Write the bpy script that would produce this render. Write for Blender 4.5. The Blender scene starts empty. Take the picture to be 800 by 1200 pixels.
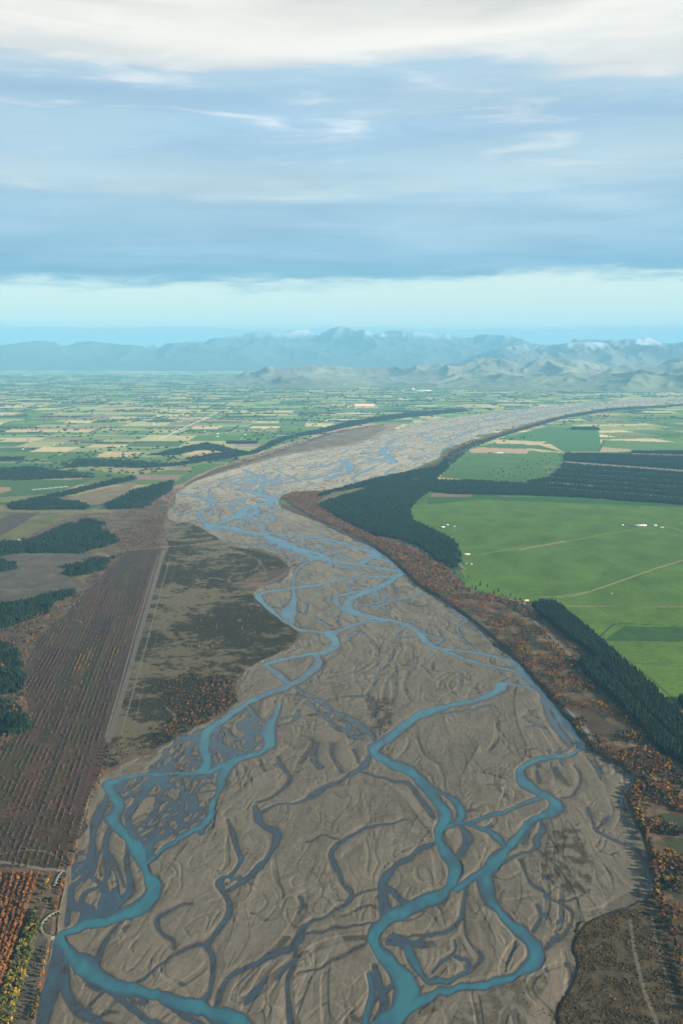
import bpy, math, random
import numpy as np

random.seed(7)
rng = np.random.default_rng(7)
scene = bpy.context.scene
col = scene.collection

# ------------------------------------------------------------------ camera model
CAM_H = 1000.0                     # metres above the plain
F = 1200.0 * 35.0 / 36.0           # focal length in photo pixels
PITCH = math.radians(9.15)
CP, SP = math.cos(PITCH), math.sin(PITCH)
QUAL = 0.8                         # spacing of the finest terrain cells


def dist_of(v):
    return CAM_H / np.tan(PITCH + np.arctan((np.asarray(v, float) - 600.0) / F))


def at(u, v):
    """photo position -> world ground point"""
    Y = dist_of(v)
    return (np.asarray(u, float) - 400.0) / F * (Y * CP + CAM_H * SP), Y


def W(pts):
    a = np.array(pts, float)
    x, y = at(a[:, 0], a[:, 1])
    return np.stack([x, y], 1)


def depth_at(Y):
    return Y * CP + CAM_H * SP


# ------------------------------------------------------------------ noise
_perm = rng.permutation(256)
_perm = np.concatenate([_perm, _perm])
_ga = rng.uniform(0, 2 * np.pi, 256)
_gx, _gy = np.cos(_ga), np.sin(_ga)


def noise(x, y, seed=0):
    x = x + seed * 17.37
    y = y - seed * 9.71
    xi = np.floor(x).astype(np.int64)
    yi = np.floor(y).astype(np.int64)
    xf, yf = x - xi, y - yi
    u = xf * xf * xf * (xf * (xf * 6 - 15) + 10)
    v = yf * yf * yf * (yf * (yf * 6 - 15) + 10)

    def g(ix, iy, fx, fy):
        h = _perm[(_perm[(ix + seed * 31) & 255] + iy) & 255]
        return _gx[h] * fx + _gy[h] * fy
    a = g(xi, yi, xf, yf)
    b = g(xi + 1, yi, xf - 1, yf)
    c = g(xi, yi + 1, xf, yf - 1)
    d = g(xi + 1, yi + 1, xf - 1, yf - 1)
    return ((a + (b - a) * u) + ((c + (d - c) * u) - (a + (b - a) * u)) * v) * 1.5


def fbm(x, y, seed=0, octv=4, gain=0.5):
    s, a, n = 0, 1.0, 0
    for o in range(octv):
        s = s + a * noise(x, y, seed + o)
        n += a
        a *= gain
        x, y = x * 1.93 + y * 0.35, y * 1.93 - x * 0.35
    return s / n


def sstep(a, b, x):
    t = np.clip((x - a) / (b - a), 0, 1)
    return t * t * (3 - 2 * t)


def inpoly(px, py, poly):
    x, y = poly[:, 0], poly[:, 1]
    r = np.zeros(px.shape, bool)
    m = (px >= x.min()) & (px <= x.max()) & (py >= y.min()) & (py <= y.max())
    if not m.any():
        return r
    qx, qy = px[m], py[m]
    c = np.zeros(qx.shape, bool)
    j = len(x) - 1
    for i in range(len(x)):
        if y[i] != y[j]:
            t = (y[i] > qy) != (y[j] > qy)
            xx = (x[j] - x[i]) * (qy - y[i]) / (y[j] - y[i]) + x[i]
            c ^= t & (qx < xx)
        j = i
    r[m] = c
    return r


def spline(pts, n=5):
    """Catmull-Rom through traced points, keeps every column"""
    p = np.array(pts, float)
    p = np.vstack([2 * p[0] - p[1], p, 2 * p[-1] - p[-2]])
    out = []
    for i in range(1, len(p) - 2):
        for k in range(n):
            t = k / n
            out.append(0.5 * ((2 * p[i]) + (-p[i - 1] + p[i + 1]) * t + (2 * p[i - 1] - 5 * p[i] + 4 * p[i + 1] - p[i + 2]) * t * t
                              + (-p[i - 1] + 3 * p[i] - 3 * p[i + 1] + p[i + 2]) * t ** 3))
    out.append(p[-2])
    return np.array(out)


# ------------------------------------------------------------------ materials
def new_mat(name):
    m = bpy.data.materials.new(name)
    m.use_nodes = True
    return m, m.node_tree.nodes, m.node_tree.links, m.node_tree.nodes['Principled BSDF']


def simple_mat(name, rgb, rough=0.8, spec=0.3, var=0.12, scale=0.5):
    m, N, L, b = new_mat(name)
    tc = N.new('ShaderNodeTexCoord')
    nz = N.new('ShaderNodeTexNoise')
    nz.inputs['Scale'].default_value = scale
    L.new(tc.outputs['Object'], nz.inputs['Vector'])
    hs = N.new('ShaderNodeHueSaturation')
    hs.inputs['Color'].default_value = (*rgb, 1)
    mr = N.new('ShaderNodeMapRange')
    mr.inputs['To Min'].default_value = 1 - var * 2
    mr.inputs['To Max'].default_value = 1 + var * 2
    L.new(nz.outputs['Fac'], mr.inputs['Value'])
    L.new(mr.outputs[0], hs.inputs['Value'])
    L.new(hs.outputs[0], b.inputs['Base Color'])
    b.inputs['Roughness'].default_value = rough
    b.inputs['Specular IOR Level'].default_value = spec
    return m


def vcol_mat(name, rough=0.9, spec=0.15, nscale=0.3, nlo=0.75, nhi=1.25, bump=0.0, bdist=1.0, objrand=0.0, fine=None, varattr=False):
    m, N, L, b = new_mat(name)
    at_ = N.new('ShaderNodeAttribute')
    at_.attribute_name = 'Col'
    geo = N.new('ShaderNodeNewGeometry')
    nz = N.new('ShaderNodeTexNoise')
    nz.inputs['Scale'].default_value = nscale
    nz.inputs['Detail'].default_value = 4.0
    nz.inputs['Roughness'].default_value = 0.65
    L.new(geo.outputs['Position'], nz.inputs['Vector'])
    mr = N.new('ShaderNodeMapRange')
    mr.inputs['From Min'].default_value = 0.3
    mr.inputs['From Max'].default_value = 0.7
    mr.inputs['To Min'].default_value = nlo
    mr.inputs['To Max'].default_value = nhi
    L.new(nz.outputs['Fac'], mr.inputs['Value'])
    val = mr.outputs[0]
    if fine:
        n2 = N.new('ShaderNodeTexNoise')
        n2.inputs['Scale'].default_value = fine
        n2.inputs['Detail'].default_value = 4.0
        L.new(geo.outputs['Position'], n2.inputs['Vector'])
        m2 = N.new('ShaderNodeMapRange')
        m2.inputs['From Min'].default_value = 0.3
        m2.inputs['From Max'].default_value = 0.7
        m2.inputs['To Min'].default_value = 0.80
        m2.inputs['To Max'].default_value = 1.20
        L.new(n2.outputs['Fac'], m2.inputs['Value'])
        mu = N.new('ShaderNodeMath')
        mu.operation = 'MULTIPLY'
        L.new(val, mu.inputs[0])
        L.new(m2.outputs[0], mu.inputs[1])
        val = mu.outputs[0]
    if varattr:
        av = N.new('ShaderNodeAttribute')
        av.attribute_name = 'Var'
        mv = N.new('ShaderNodeMix')
        mv.data_type = 'FLOAT'
        mv.inputs[2].default_value = 1.0
        L.new(av.outputs['Fac'], mv.inputs[0])
        L.new(val, mv.inputs[3])
        val = mv.outputs[0]
    if objrand:
        oi = N.new('ShaderNodeObjectInfo')
        m3 = N.new('ShaderNodeMapRange')
        m3.inputs['To Min'].default_value = 1 - objrand
        m3.inputs['To Max'].default_value = 1 + objrand
        L.new(oi.outputs['Random'], m3.inputs['Value'])
        mu = N.new('ShaderNodeMath')
        mu.operation = 'MULTIPLY'
        L.new(val, mu.inputs[0])
        L.new(m3.outputs[0], mu.inputs[1])
        val = mu.outputs[0]
    mx = N.new('ShaderNodeVectorMath')
    mx.operation = 'SCALE'
    L.new(at_.outputs['Color'], mx.inputs[0])
    L.new(val, mx.inputs['Scale'])
    L.new(mx.outputs[0], b.inputs['Base Color'])
    b.inputs['Roughness'].default_value = rough
    b.inputs['Specular IOR Level'].default_value = spec
    if bump:
        bp = N.new('ShaderNodeBump')
        bp.inputs['Strength'].default_value = bump
        bp.inputs['Distance'].default_value = bdist
        L.new((n2 if fine else nz).outputs['Fac'], bp.inputs['Height'])
        L.new(bp.outputs[0], b.inputs['Normal'])
    return m


MAT_GROUND = vcol_mat('ground_cover', rough=0.95, spec=0.1, nscale=0.09, nlo=0.78, nhi=1.22, bump=0.45, bdist=0.9, fine=0.5, varattr=True)
MAT_LEAF = vcol_mat('leaves', rough=0.85, spec=0.1, nscale=0.6, nlo=0.7, nhi=1.3, objrand=0.22)
MAT_CANOPY = vcol_mat('canopy', rough=0.9, spec=0.1, nscale=0.12, nlo=0.65, nhi=1.35)
MAT_HILL = vcol_mat('hill_cover', rough=0.95, spec=0.1, nscale=0.002, nlo=0.75, nhi=1.25)
MAT_BARK = simple_mat('bark', (0.16, 0.12, 0.09), 0.9, 0.1)
MAT_WALLW = simple_mat('painted_wall', (0.50, 0.48, 0.45), 0.7)
MAT_ROOFW = simple_mat('pale_metal_roof', (0.52, 0.52, 0.52), 0.45, 0.5)
MAT_ROOFR = simple_mat('red_roof', (0.30, 0.10, 0.07), 0.6, 0.3)
MAT_ROOFG = simple_mat('grey_roof', (0.20, 0.21, 0.22), 0.6, 0.3)
MAT_YEL = simple_mat('straw', (0.62, 0.50, 0.22), 0.9, 0.1)
MAT_DARK = simple_mat('dark_opening', (0.03, 0.03, 0.035), 0.5, 0.4)
MAT_ROCK = simple_mat('groyne_rock', (0.035, 0.033, 0.03), 0.9, 0.1, 0.25, 0.8)
MAT_RIB = simple_mat('pale_rock', (0.22, 0.20, 0.165), 0.9, 0.1, 0.2, 0.8)
MAT_WOOD = simple_mat('driftwood', (0.10, 0.075, 0.055), 0.9, 0.1)


# ------------------------------------------------------------------ mesh helpers
def mesh_np(name, V, faces, mat, cols=None, smooth=False):
    """V (n,3); faces list of (m,k) int arrays (k = 3 or 4)"""
    me = bpy.data.meshes.new(name)
    faces = [f for f in faces if len(f)]
    me.vertices.add(len(V))
    me.vertices.foreach_set('co', np.ascontiguousarray(V, dtype=np.float32).ravel())
    loops = np.concatenate([f.ravel() for f in faces]).astype(np.int32)
    cnt = np.concatenate([np.full(len(f), f.shape[1]) for f in faces])
    start = np.concatenate([[0], np.cumsum(cnt)[:-1]]).astype(np.int32)
    me.loops.add(len(loops))
    me.loops.foreach_set('vertex_index', loops)
    me.polygons.add(len(cnt))
    me.polygons.foreach_set('loop_start', start)
    if smooth:
        me.polygons.foreach_set('use_smooth', np.ones(len(cnt), bool))
    me.update(calc_edges=True)
    if cols is not None:
        a = me.attributes.new('Col', 'FLOAT_COLOR', 'POINT')
        c4 = np.ones((len(V), 4), np.float32)
        c4[:, :3] = cols
        a.data.foreach_set('color', c4.ravel())
    if mat:
        me.materials.append(mat)
    return me


def link(name, me, parent=None, loc=None):
    o = bpy.data.objects.new(name, me)
    col.objects.link(o)
    if parent:
        o.parent = parent
    if loc is not None:
        o.location = loc
    return o


def tag(o, label=None, cat=None, group=None, kind=None):
    if label:
        o['label'] = label
    if cat:
        o['category'] = cat
    if group:
        o['group'] = group
    if kind:
        o['kind'] = kind
    return o


def grid_faces(nr, nc):
    i = np.arange((nr - 1) * (nc - 1))
    r, c = i // (nc - 1), i % (nc - 1)
    a = r * nc + c
    return np.stack([a, a + 1, a + nc + 1, a + nc], 1)


# ------------------------------------------------------------------ traced ground plan (photo positions, turned into world points)
LEFT_BANK = [(36, 1330), (40, 1260), (42, 1200), (52, 1150), (60, 1105), (64, 1100), (67, 1070), (73, 1040), (78, 1015), (92, 980), (102, 950), (112, 922), (122, 908), (150, 896), (185, 882),
             (205, 868), (230, 852), (262, 838), (280, 824), (277, 803), (290, 786), (330, 767), (348, 752), (352, 742), (340, 733), (315, 716), (300, 703), (298, 694),
             (310, 687), (332, 678), (338, 668), (328, 655), (300, 646), (270, 638), (250, 628), (225, 614), (198, 610), (194, 600), (204, 590), (206, 577), (225, 566), (260, 554),
             (300, 542), (345, 532), (400, 524), (432, 517), (455, 506), (475, 498), (500, 493), (540, 488), (600, 481), (650, 475), (700, 471), (740, 468), (800, 465), (880, 462), (980, 460)]
RIGHT_BANK = [(980, 468), (880, 469.5), (800, 472), (740, 476), (700, 479), (660, 486), (640, 492), (600, 500), (560, 511), (545, 518), (522, 526), (515, 536), (490, 546), (470, 553),
              (440, 561), (410, 569), (380, 575), (342, 577), (328, 584), (330, 595), (365, 610), (400, 625), (430, 637), (455, 655), (470, 667), (480, 678), (490, 688),
              (520, 705), (560, 735), (590, 760), (607, 777), (625, 798), (645, 818), (665, 842), (684, 868), (692, 880), (715, 893), (732, 903), (740, 918), (733, 940), (745, 965),
              (752, 985), (760, 1010), (764, 1045), (740, 1060), (705, 1072), (682, 1086), (668, 1112), (675, 1130), (665, 1160), (650, 1190), (662, 1260), (668, 1330)]
BED = np.vstack([W(LEFT_BANK), W(RIGHT_BANK)])

# channels: (depth in m, [(u, v, width)]); depth > .5 turquoise, .15-.5 shallow, < 0 dry scar
CH = [
    # ---- left main channel
    (1.5, [(300, 820, 12), (274, 836, 14), (258, 846, 14), (242, 856, 12), (237, 876, 10), (240, 892, 12), (235, 904, 12), (210, 907, 9), (183, 906, 9), (144, 913, 13), (127, 918, 16), (130, 928, 16), (139, 943, 16), (131, 962, 17), (152, 982, 16),
           (164, 1000, 17), (168, 1014, 17), (175, 1030, 18), (180, 1041, 21), (170, 1056, 25), (147, 1070, 28), (115, 1081, 24), (84, 1092, 19), (68, 1098, 15), (72, 1108, 19), (92, 1126, 26), (115, 1144, 30),
           (144, 1159, 30), (190, 1170, 30), (235, 1181, 30), (274, 1196, 30), (300, 1212, 30), (340, 1245, 30)]),
    (1.2, [(330, 822, 5), (317, 852, 12), (313, 878, 14), (281, 890, 14), (262, 897, 14), (242, 905, 13)]),
    (1.0, [(281, 890, 10), (261, 908, 13), (258, 924, 12), (246, 943, 12), (239, 963, 10), (216, 982, 9), (190, 997, 9), (170, 1012, 9)]),
    (0.45, [(242, 905, 8), (215, 912, 9), (195, 925, 10), (185, 940, 10), (180, 955, 8), (160, 970, 6)]),
    (0.4, [(245, 943, 6), (215, 955, 7), (190, 962, 8), (165, 975, 6), (150, 985, 5)]),
    (0.4, [(258, 925, 6), (230, 930, 7), (200, 945, 7), (186, 962, 6), (172, 990, 6)]),
    (0.35, [(127, 925, 7), (120, 945, 10), (112, 966, 13), (109, 989, 12), (108, 1013, 12), (100, 1028, 11), (82, 1042, 11), (80, 1058, 9), (74, 1086, 8)]),
    (0.35, [(130, 962, 8), (124, 985, 6), (126, 1010, 6), (124, 1032, 7), (97, 1052, 8), (102, 1070, 9), (90, 1085, 6)]),
    (0.35, [(152, 985, 8), (150, 1010, 10), (154, 1036, 12), (144, 1054, 14), (130, 1072, 10)]),
    (0.35, [(128, 1000, 4), (138, 1019, 5), (147, 1038, 5)]),
    (0.40, [(66, 1105, 20), (62, 1140, 34), (52, 1185, 30), (46, 1230, 30), (40, 1300, 30)]),
    (0.40, [(70, 1125, 26), (74, 1160, 22), (92, 1185, 19), (125, 1202, 17), (170, 1220, 16)]),
    (0.55, [(120, 1150, 14), (137, 1168, 12), (163, 1192, 14), (185, 1203, 14), (215, 1225, 14)]),
    (0.40, [(185, 1175, 12), (215, 1190, 14), (240, 1205, 12)]),
    # ---- the dark channels between
    (0.42, [(300, 945, 9), (303, 955, 14), (305, 963, 15), (322, 974, 11), (324, 983, 11), (318, 997, 11), (304, 1014, 12), (288, 1030, 12), (262, 1046, 11)]),
    (0.42, [(283, 1030, 8), (266, 1026, 8), (256, 1034, 16), (262, 1046, 17), (270, 1060, 13), (266, 1075, 12), (254, 1090, 11), (240, 1107, 10), (248, 1118, 12), (249, 1136, 13), (244, 1159, 12), (236, 1172, 9)]),
    (0.30, [(268, 960, 4), (274, 975, 7), (280, 995, 8), (283, 1008, 7), (272, 1024, 7)]),
    (0.25, [(240, 1107, 6), (219, 1113, 6), (199, 1123, 6), (180, 1136, 5), (157, 1154, 5)]),
    (0.30, [(222, 1060, 4), (200, 1068, 6), (184, 1079, 8), (187, 1093, 7), (202, 1104, 5), (204, 1113, 5)]),
    (0.28, [(147, 1072, 3), (128, 1098, 6), (118, 1118, 8), (112, 1135, 8)]),
    (0.40, [(472, 961, 3), (446, 966, 6), (417, 976, 8), (398, 986, 9), (387, 997, 9), (390, 1010, 9), (396, 1022, 8), (401, 1034, 7), (410, 1046, 6), (405, 1058, 7), (387, 1068, 6), (358, 1082, 8), (350, 1100, 14), (338, 1111, 14), (313, 1121, 14), (280, 1137, 14),
            (262, 1155, 12), (253, 1178, 10)]),
    (0.25, [(442, 1081, 3), (423, 1083, 5), (387, 1087, 6), (360, 1093, 6)]),
    (0.30, [(347, 1112, 5), (344, 1130, 8), (337, 1150, 9), (339, 1175, 11), (342, 1205, 12), (345, 1240, 12)]),
    (0.10, [(430, 1102, 5), (397, 1121, 5), (371, 1134, 4), (350, 1142, 3)]),
    (0.25, [(353, 1050, 9), (356, 1062, 8)]),
    (0.20, [(400, 986, 3), (380, 978, 3), (360, 985, 3)]),
    # ---- centre main channel
    (1.3, [(640, 812, 10), (593, 800, 12), (583, 810, 13), (570, 816, 15), (547, 822, 16), (518, 829, 17), (492, 840, 19), (469, 852, 19), (450, 866, 19), (436, 878, 19), (447, 889, 20), (475, 903, 20), (495, 917, 19), (511, 937, 17), (522, 955, 16),
           (512, 978, 17), (522, 998, 18), (532, 1015, 19), (527, 1034, 21), (507, 1053, 24), (475, 1069, 24), (448, 1084, 25), (438, 1098, 25), (447, 1115, 25), (465, 1137, 26), (478, 1158, 27), (474, 1182, 25), (458, 1200, 26), (430, 1225, 26)]),
    (0.8, [(505, 925, 10), (522, 930, 10), (537, 942, 11), (541, 956, 11), (533, 966, 10), (518, 970, 9)]),
    (0.9, [(534, 966, 8), (552, 963, 10), (585, 952, 9), (610, 944, 8), (634, 935, 8)]),
    (0.45, [(540, 968, 10), (548, 982, 16), (540, 1000, 16), (530, 1010, 10)]),
    (0.8, [(549, 966, 9), (575, 976, 8), (586, 988, 7), (590, 996, 6)]),
    (0.45, [(510, 985, 9), (491, 999, 13), (464, 1015, 15), (450, 1034, 17), (450, 1056, 19), (455, 1073, 16)]),
    (0.45, [(455, 1040, 8), (470, 1055, 12), (482, 1062, 12)]),
    (0.8, [(432, 1140, 8), (436, 1162, 11), (428, 1185, 12), (424, 1205, 12), (415, 1230, 12)]),
    (0.4, [(440, 1130, 12), (446, 1160, 12), (450, 1180, 14), (440, 1195, 12)]),
    (0.9, [(430, 1203, 10), (452, 1192, 10), (470, 1182, 9)]),
    # ---- right main channel
    (1.2, [(609, 788, 18), (632, 806, 20), (648, 822, 22), (660, 840, 24), (674, 856, 17), (684, 874, 12), (668, 883, 11), (645, 888, 11), (627, 892, 13), (610, 903, 16), (613, 917, 17), (632, 930, 18), (649, 940, 18), (644, 952, 16), (624, 962, 15), (611, 977, 16),
           (590, 996, 17), (574, 1014, 18), (568, 1032, 18), (573, 1055, 17), (590, 1075, 17), (612, 1094, 18), (627, 1110, 18), (626, 1127, 18), (608, 1140, 18), (578, 1150, 17), (546, 1156, 16), (515, 1161, 14), (500, 1168, 14), (485, 1182, 16), (460, 1198, 16), (430, 1222, 16)]),
    (0.45, [(636, 800, 10), (640, 825, 14), (652, 850, 14), (668, 872, 10)]),
    (0.55, [(632, 960, 6), (633, 975, 8), (628, 985, 8), (628, 995, 7), (606, 1002, 8), (585, 1010, 9)]),
    (0.5, [(620, 965, 4), (618, 982, 7), (612, 990, 6)]),
    (1.0, [(569, 1018, 10), (549, 1032, 11), (533, 1044, 10)]),
    (0.30, [(548, 1036, 4), (543, 1062, 6), (538, 1078, 8), (520, 1090, 9), (500, 1095, 8), (475, 1102, 8), (460, 1108, 8)]),
    (0.35, [(504, 1138, 4), (520, 1121, 6), (531, 1112, 6), (530, 1100, 4)]),
    (0.7, [(478, 1110, 10), (485, 1130, 12), (500, 1150, 9), (537, 1143, 8), (552, 1134, 5)]),
    (0.12, [(543, 1070, 3), (546, 1097, 4), (561, 1119, 4), (554, 1133, 3)]),
    (0.12, [(608, 1008, 4), (622, 1032, 5), (643, 1052, 6), (663, 1063, 6), (671, 1076, 6), (656, 1097, 6), (638, 1114, 6)]),
    (0.10, [(630, 1060, 3), (634, 1075, 4), (626, 1092, 4)]),
    (-0.30, [(671, 1077, 8), (702, 1067, 10), (734, 1052, 14), (758, 1035, 14)]),
    (0.22, [(689, 948, 3), (694, 965, 4), (700, 976, 6), (722, 985, 7), (747, 995, 7), (757, 1010, 8), (760, 1035, 8)]),
    (0.12, [(712, 956, 3), (704, 968, 4), (697, 974, 4)]),
    (0.15, [(735, 922, 4), (727, 938, 6), (745, 968, 5)]),
    (0.10, [(672, 895, 3), (680, 905, 4), (682, 918, 4), (670, 930, 4), (655, 935, 3)]),
    (0.12, [(650, 900, 4), (655, 910, 4), (662, 918, 4)]),
    (0.12, [(628, 905, 3), (632, 918, 4)]),
    # ---- middle reach
    (0.35, [(345, 805, 5), (362, 815, 9), (385, 830, 12), (408, 842, 14), (425, 856, 12), (438, 868, 10)]),
    (0.3, [(360, 822, 5), (392, 850, 10), (420, 868, 10)]),
    (0.18, [(420, 862, 8), (405, 848, 9), (392, 840, 7)]),
    (0.35, [(432, 884, 7), (422, 900, 12), (395, 915, 7), (375, 925, 10), (360, 937, 9), (335, 942, 6), (315, 946, 8), (303, 955, 9)]),
    (0.30, [(420, 905, 6), (450, 912, 7), (478, 920, 9), (495, 938, 9), (508, 958, 8)]),
    (0.15, [(370, 870, 5), (368, 890, 10), (374, 900, 8)]),
    (0.12, [(390, 870, 3), (388, 885, 4), (398, 905, 6)]),
    (0.15, [(412, 878, 4), (418, 895, 6)]),
    (0.2, [(325, 888, 5), (330, 900, 6), (340, 912, 5), (325, 930, 6), (304, 940, 8)]),
    (0.35, [(310, 855, 10), (330, 850, 6), (348, 842, 7), (352, 832, 5)]),
    (0.9, [(609, 786, 16), (600, 775, 13), (570, 767, 11), (537, 762, 11), (505, 757, 13), (492, 743, 11), (472, 731, 12), (452, 726, 13), (430, 721, 13), (410, 714, 13), (412, 704, 13), (425, 696, 12), (443, 687, 12), (462, 677, 13), (475, 671, 14)]),
    (0.8, [(520, 762, 8), (554, 776, 9), (586, 782, 9), (606, 787, 12)]),
    (0.5, [(570, 826, 7), (540, 833, 7), (510, 836, 7)]),
    (0.6, [(430, 692, 8), (404, 697, 9), (392, 702, 10), (398, 711, 11), (414, 719, 11), (433, 725, 10)]),
    (0.5, [(467, 729, 8), (488, 739, 9), (505, 745, 11), (519, 749, 9), (505, 757, 8)]),
    (0.4, [(476, 735, 8), (464, 743, 7), (482, 748, 8)]),
    (0.8, [(452, 727, 9), (432, 728, 10), (416, 733, 10), (399, 739, 10), (384, 741, 11)]),
    (1.1, [(382, 741, 15), (392, 754, 17), (380, 764, 14), (356, 768, 12), (332, 773, 12), (313, 780, 12)]),
    (0.7, [(370, 766, 8), (372, 780, 12), (358, 794, 12), (340, 803, 14), (320, 811, 14), (298, 823, 14)]),
    (0.7, [(312, 780, 8), (326, 790, 11), (338, 801, 11)]),
    (0.3, [(405, 752, 6), (412, 746, 9), (420, 740, 7)]),
    (1.0, [(378, 741, 11), (349, 737, 11), (331, 727, 11), (314, 713, 11), (302, 703, 11), (303, 696, 10), (320, 692, 10), (343, 689, 11), (375, 684, 10), (401, 679, 10), (425, 675, 10), (452, 676, 9), (468, 674, 9)]),
    (0.7, [(343, 690, 7), (344, 703, 9), (338, 717, 20), (343, 729, 10)]),
    (0.35, [(402, 715, 3), (392, 727, 4), (397, 735, 5)]),
    (0.25, [(320, 812, 4), (350, 815, 5), (380, 822, 5)]),
    (0.5, [(290, 825, 8), (300, 840, 7), (318, 852, 7)]),
    (0.5, [(240, 855, 8), (226, 870, 8), (222, 885, 8), (238, 898, 8)]),
    (0.3, [(210, 880, 4), (190, 890, 5), (180, 900, 7), (190, 906, 5)]),
    (0.7, [(504, 694, 7), (485, 699, 7), (460, 704, 6), (438, 710, 7)]),
    (0.3, [(505, 695, 5), (495, 688, 5), (484, 684, 4)]),
    (0.3, [(534, 716, 4), (546, 726, 6), (535, 735, 5), (540, 748, 4), (551, 760, 4)]),
    (0.2, [(520, 710, 4), (545, 729, 4), (575, 752, 4), (598, 772, 4)]),
    (1.0, [(321, 632, 16), (341, 640, 16), (359, 650, 13), (380, 656, 11), (409, 660, 10), (435, 664, 11), (462, 668, 12), (476, 672, 14)]),
    (0.7, [(263, 618, 12), (290, 623, 10), (320, 625, 8), (351, 627, 9), (383, 632, 9), (409, 638, 9), (435, 646, 12), (443, 654, 14), (462, 660, 10), (477, 672, 11)]),
    (0.8, [(448, 650, 10), (432, 655, 10), (424, 662, 8)]),
    (0.3, [(384, 614, 4), (410, 628, 4), (440, 645, 4), (470, 670, 4)]),
    (0.4, [(400, 665, 5), (430, 670, 7), (446, 674, 7)]),
    (1.0, [(242, 618, 13), (268, 618, 14), (292, 623, 13), (310, 627, 13), (322, 634, 14), (340, 642, 16), (362, 646, 12), (385, 655, 10)]),
    (0.6, [(345, 630, 7), (375, 633, 7), (400, 640, 6)]),
    (0.9, [(244, 617, 10), (262, 611, 12), (279, 604, 12), (285, 596, 12), (302, 592, 12), (320, 587, 12), (305, 579, 11), (284, 574, 10)]),
    (0.6, [(297, 593, 8), (300, 600, 10), (288, 606, 8)]),
    (0.4, [(242, 617, 6), (232, 602, 7), (250, 592, 8), (240, 585, 7), (214, 579, 6), (206, 576, 4)]),
    (0.6, [(305, 578, 7), (305, 570, 8), (311, 562, 8), (296, 556, 7), (284, 550, 5)]),
    (0.5, [(305, 571, 6), (322, 569, 8), (347, 564, 8), (374, 560, 7), (400, 556, 6)]),
    (0.4, [(350, 565, 6), (334, 556, 6), (318, 550, 5)]),
    (0.3, [(269, 636, 4), (295, 638, 5), (316, 638, 7)]),
    (0.3, [(368, 652, 6), (352, 663, 5), (344, 676, 6), (342, 690, 6)]),
    (0.3, [(206, 604, 4), (225, 598, 4)]),
    # ---- far reach
    (0.6, [(380, 562, 8), (409, 554, 10), (412, 545, 18), (405, 540, 16), (430, 537, 10), (460, 543, 10), (452, 534, 16), (445, 529, 12), (470, 522, 8)]),
    (0.5, [(300, 548, 7), (335, 545, 8), (370, 548, 8), (400, 541, 9)]),
    (0.5, [(445, 529, 7), (462, 514, 8), (490, 510, 9), (514, 519, 8), (530, 514, 7), (560, 503, 7), (600, 494, 7), (650, 484, 7), (700, 475, 6), (800, 468, 6)]),
    (0.4, [(490, 509, 6), (520, 502, 6), (560, 494, 6), (620, 485, 6), (700, 473, 6)]),
]

# ------------------------------------------------------------------ terrain grid (denser where the view is near)
v_rows = np.concatenate([np.arange(1320, 700, -QUAL), np.arange(700, 436, -QUAL * 0.72)])
Yr = dist_of(v_rows)
Yr = np.concatenate([[-3000, -1200, -200, 400, 800, 980], Yr, np.array([34500, 38000, 42000, 47000, 54000, 62000, 75000, 90000.])])
Yr = np.unique(Yr[(np.concatenate([[True], np.diff(Yr) > 1]))])
u_cols = np.concatenate([[-9000, -5000, -3000, -1800, -1200, -800, -500, -350, -240, -160], np.arange(-100, 901, QUAL), [960, 1040, 1150, 1300, 1600, 2000, 2600, 3800, 5800, 9800]])
dep = np.maximum(depth_at(Yr), 700.0)
GX = (u_cols[None, :] - 400.0) / F * dep[:, None]
GX = np.clip(GX, -58000, 58000) + np.zeros_like(GX)
GY = np.repeat(Yr[:, None], len(u_cols), 1)
NR, NC = GX.shape
MPP = dep[:, None] / F + np.zeros_like(GX)       # metres per photo pixel at that distance


def sub(x0, x1, y0, y1):
    r0, r1 = np.searchsorted(Yr, [y0, y1])
    r0, r1 = max(r0 - 1, 0), min(r1 + 1, NR)
    d0, d1 = dep[r0], dep[max(r1 - 1, r0)]
    lo = min(x0 * F / d0, x0 * F / d1) + 400
    hi = max(x1 * F / d0, x1 * F / d1) + 400
    c0, c1 = np.searchsorted(u_cols, [lo, hi])
    return slice(r0, r1), slice(max(c0 - 1, 0), min(c1 + 1, NC))


def seg_dist(px, py, a, b):
    dx, dy = b[0] - a[0], b[1] - a[1]
    L2 = dx * dx + dy * dy + 1e-9
    t = np.clip(((px - a[0]) * dx + (py - a[1]) * dy) / L2, 0, 1)
    return np.hypot(px - a[0] - t * dx, py - a[1] - t * dy), t


def poly_dist(pts, pad):
    D = np.full(GX.shape, float(pad))
    for a, b in zip(pts[:-1], pts[1:]):
        s = sub(min(a[0], b[0]) - pad, max(a[0], b[0]) + pad, min(a[1], b[1]) - pad, max(a[1], b[1]) + pad)
        d, _ = seg_dist(GX[s], GY[s], a, b)
        D[s] = np.minimum(D[s], d)
    return D


# small natural wander of every traced line
wa = np.clip(MPP / 1.6, 0.8, 6)
WX = GX + wa * (6.0 * noise(GX / 55 / wa, GY / 75 / wa, 3) + 3.6 * noise(GX / 21 / wa, GY / 30 / wa, 4) + 1.2 * noise(GX / 8 / wa, GY / 12 / wa, 2))
WY = GY + wa * (9.0 * noise(GX / 55 / wa, GY / 75 / wa, 5) + 6.5 * noise(GX / 21 / wa, GY / 30 / wa, 6))

bank_left, bank_right = W(spline(LEFT_BANK, 3)), W(spline(RIGHT_BANK, 3))
bed_poly = np.vstack([bank_left, bank_right])
in_bed = inpoly(WX, WY, bed_poly)
bank_d = np.minimum(poly_dist(bank_left, 220), poly_dist(bank_right, 220))

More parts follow.
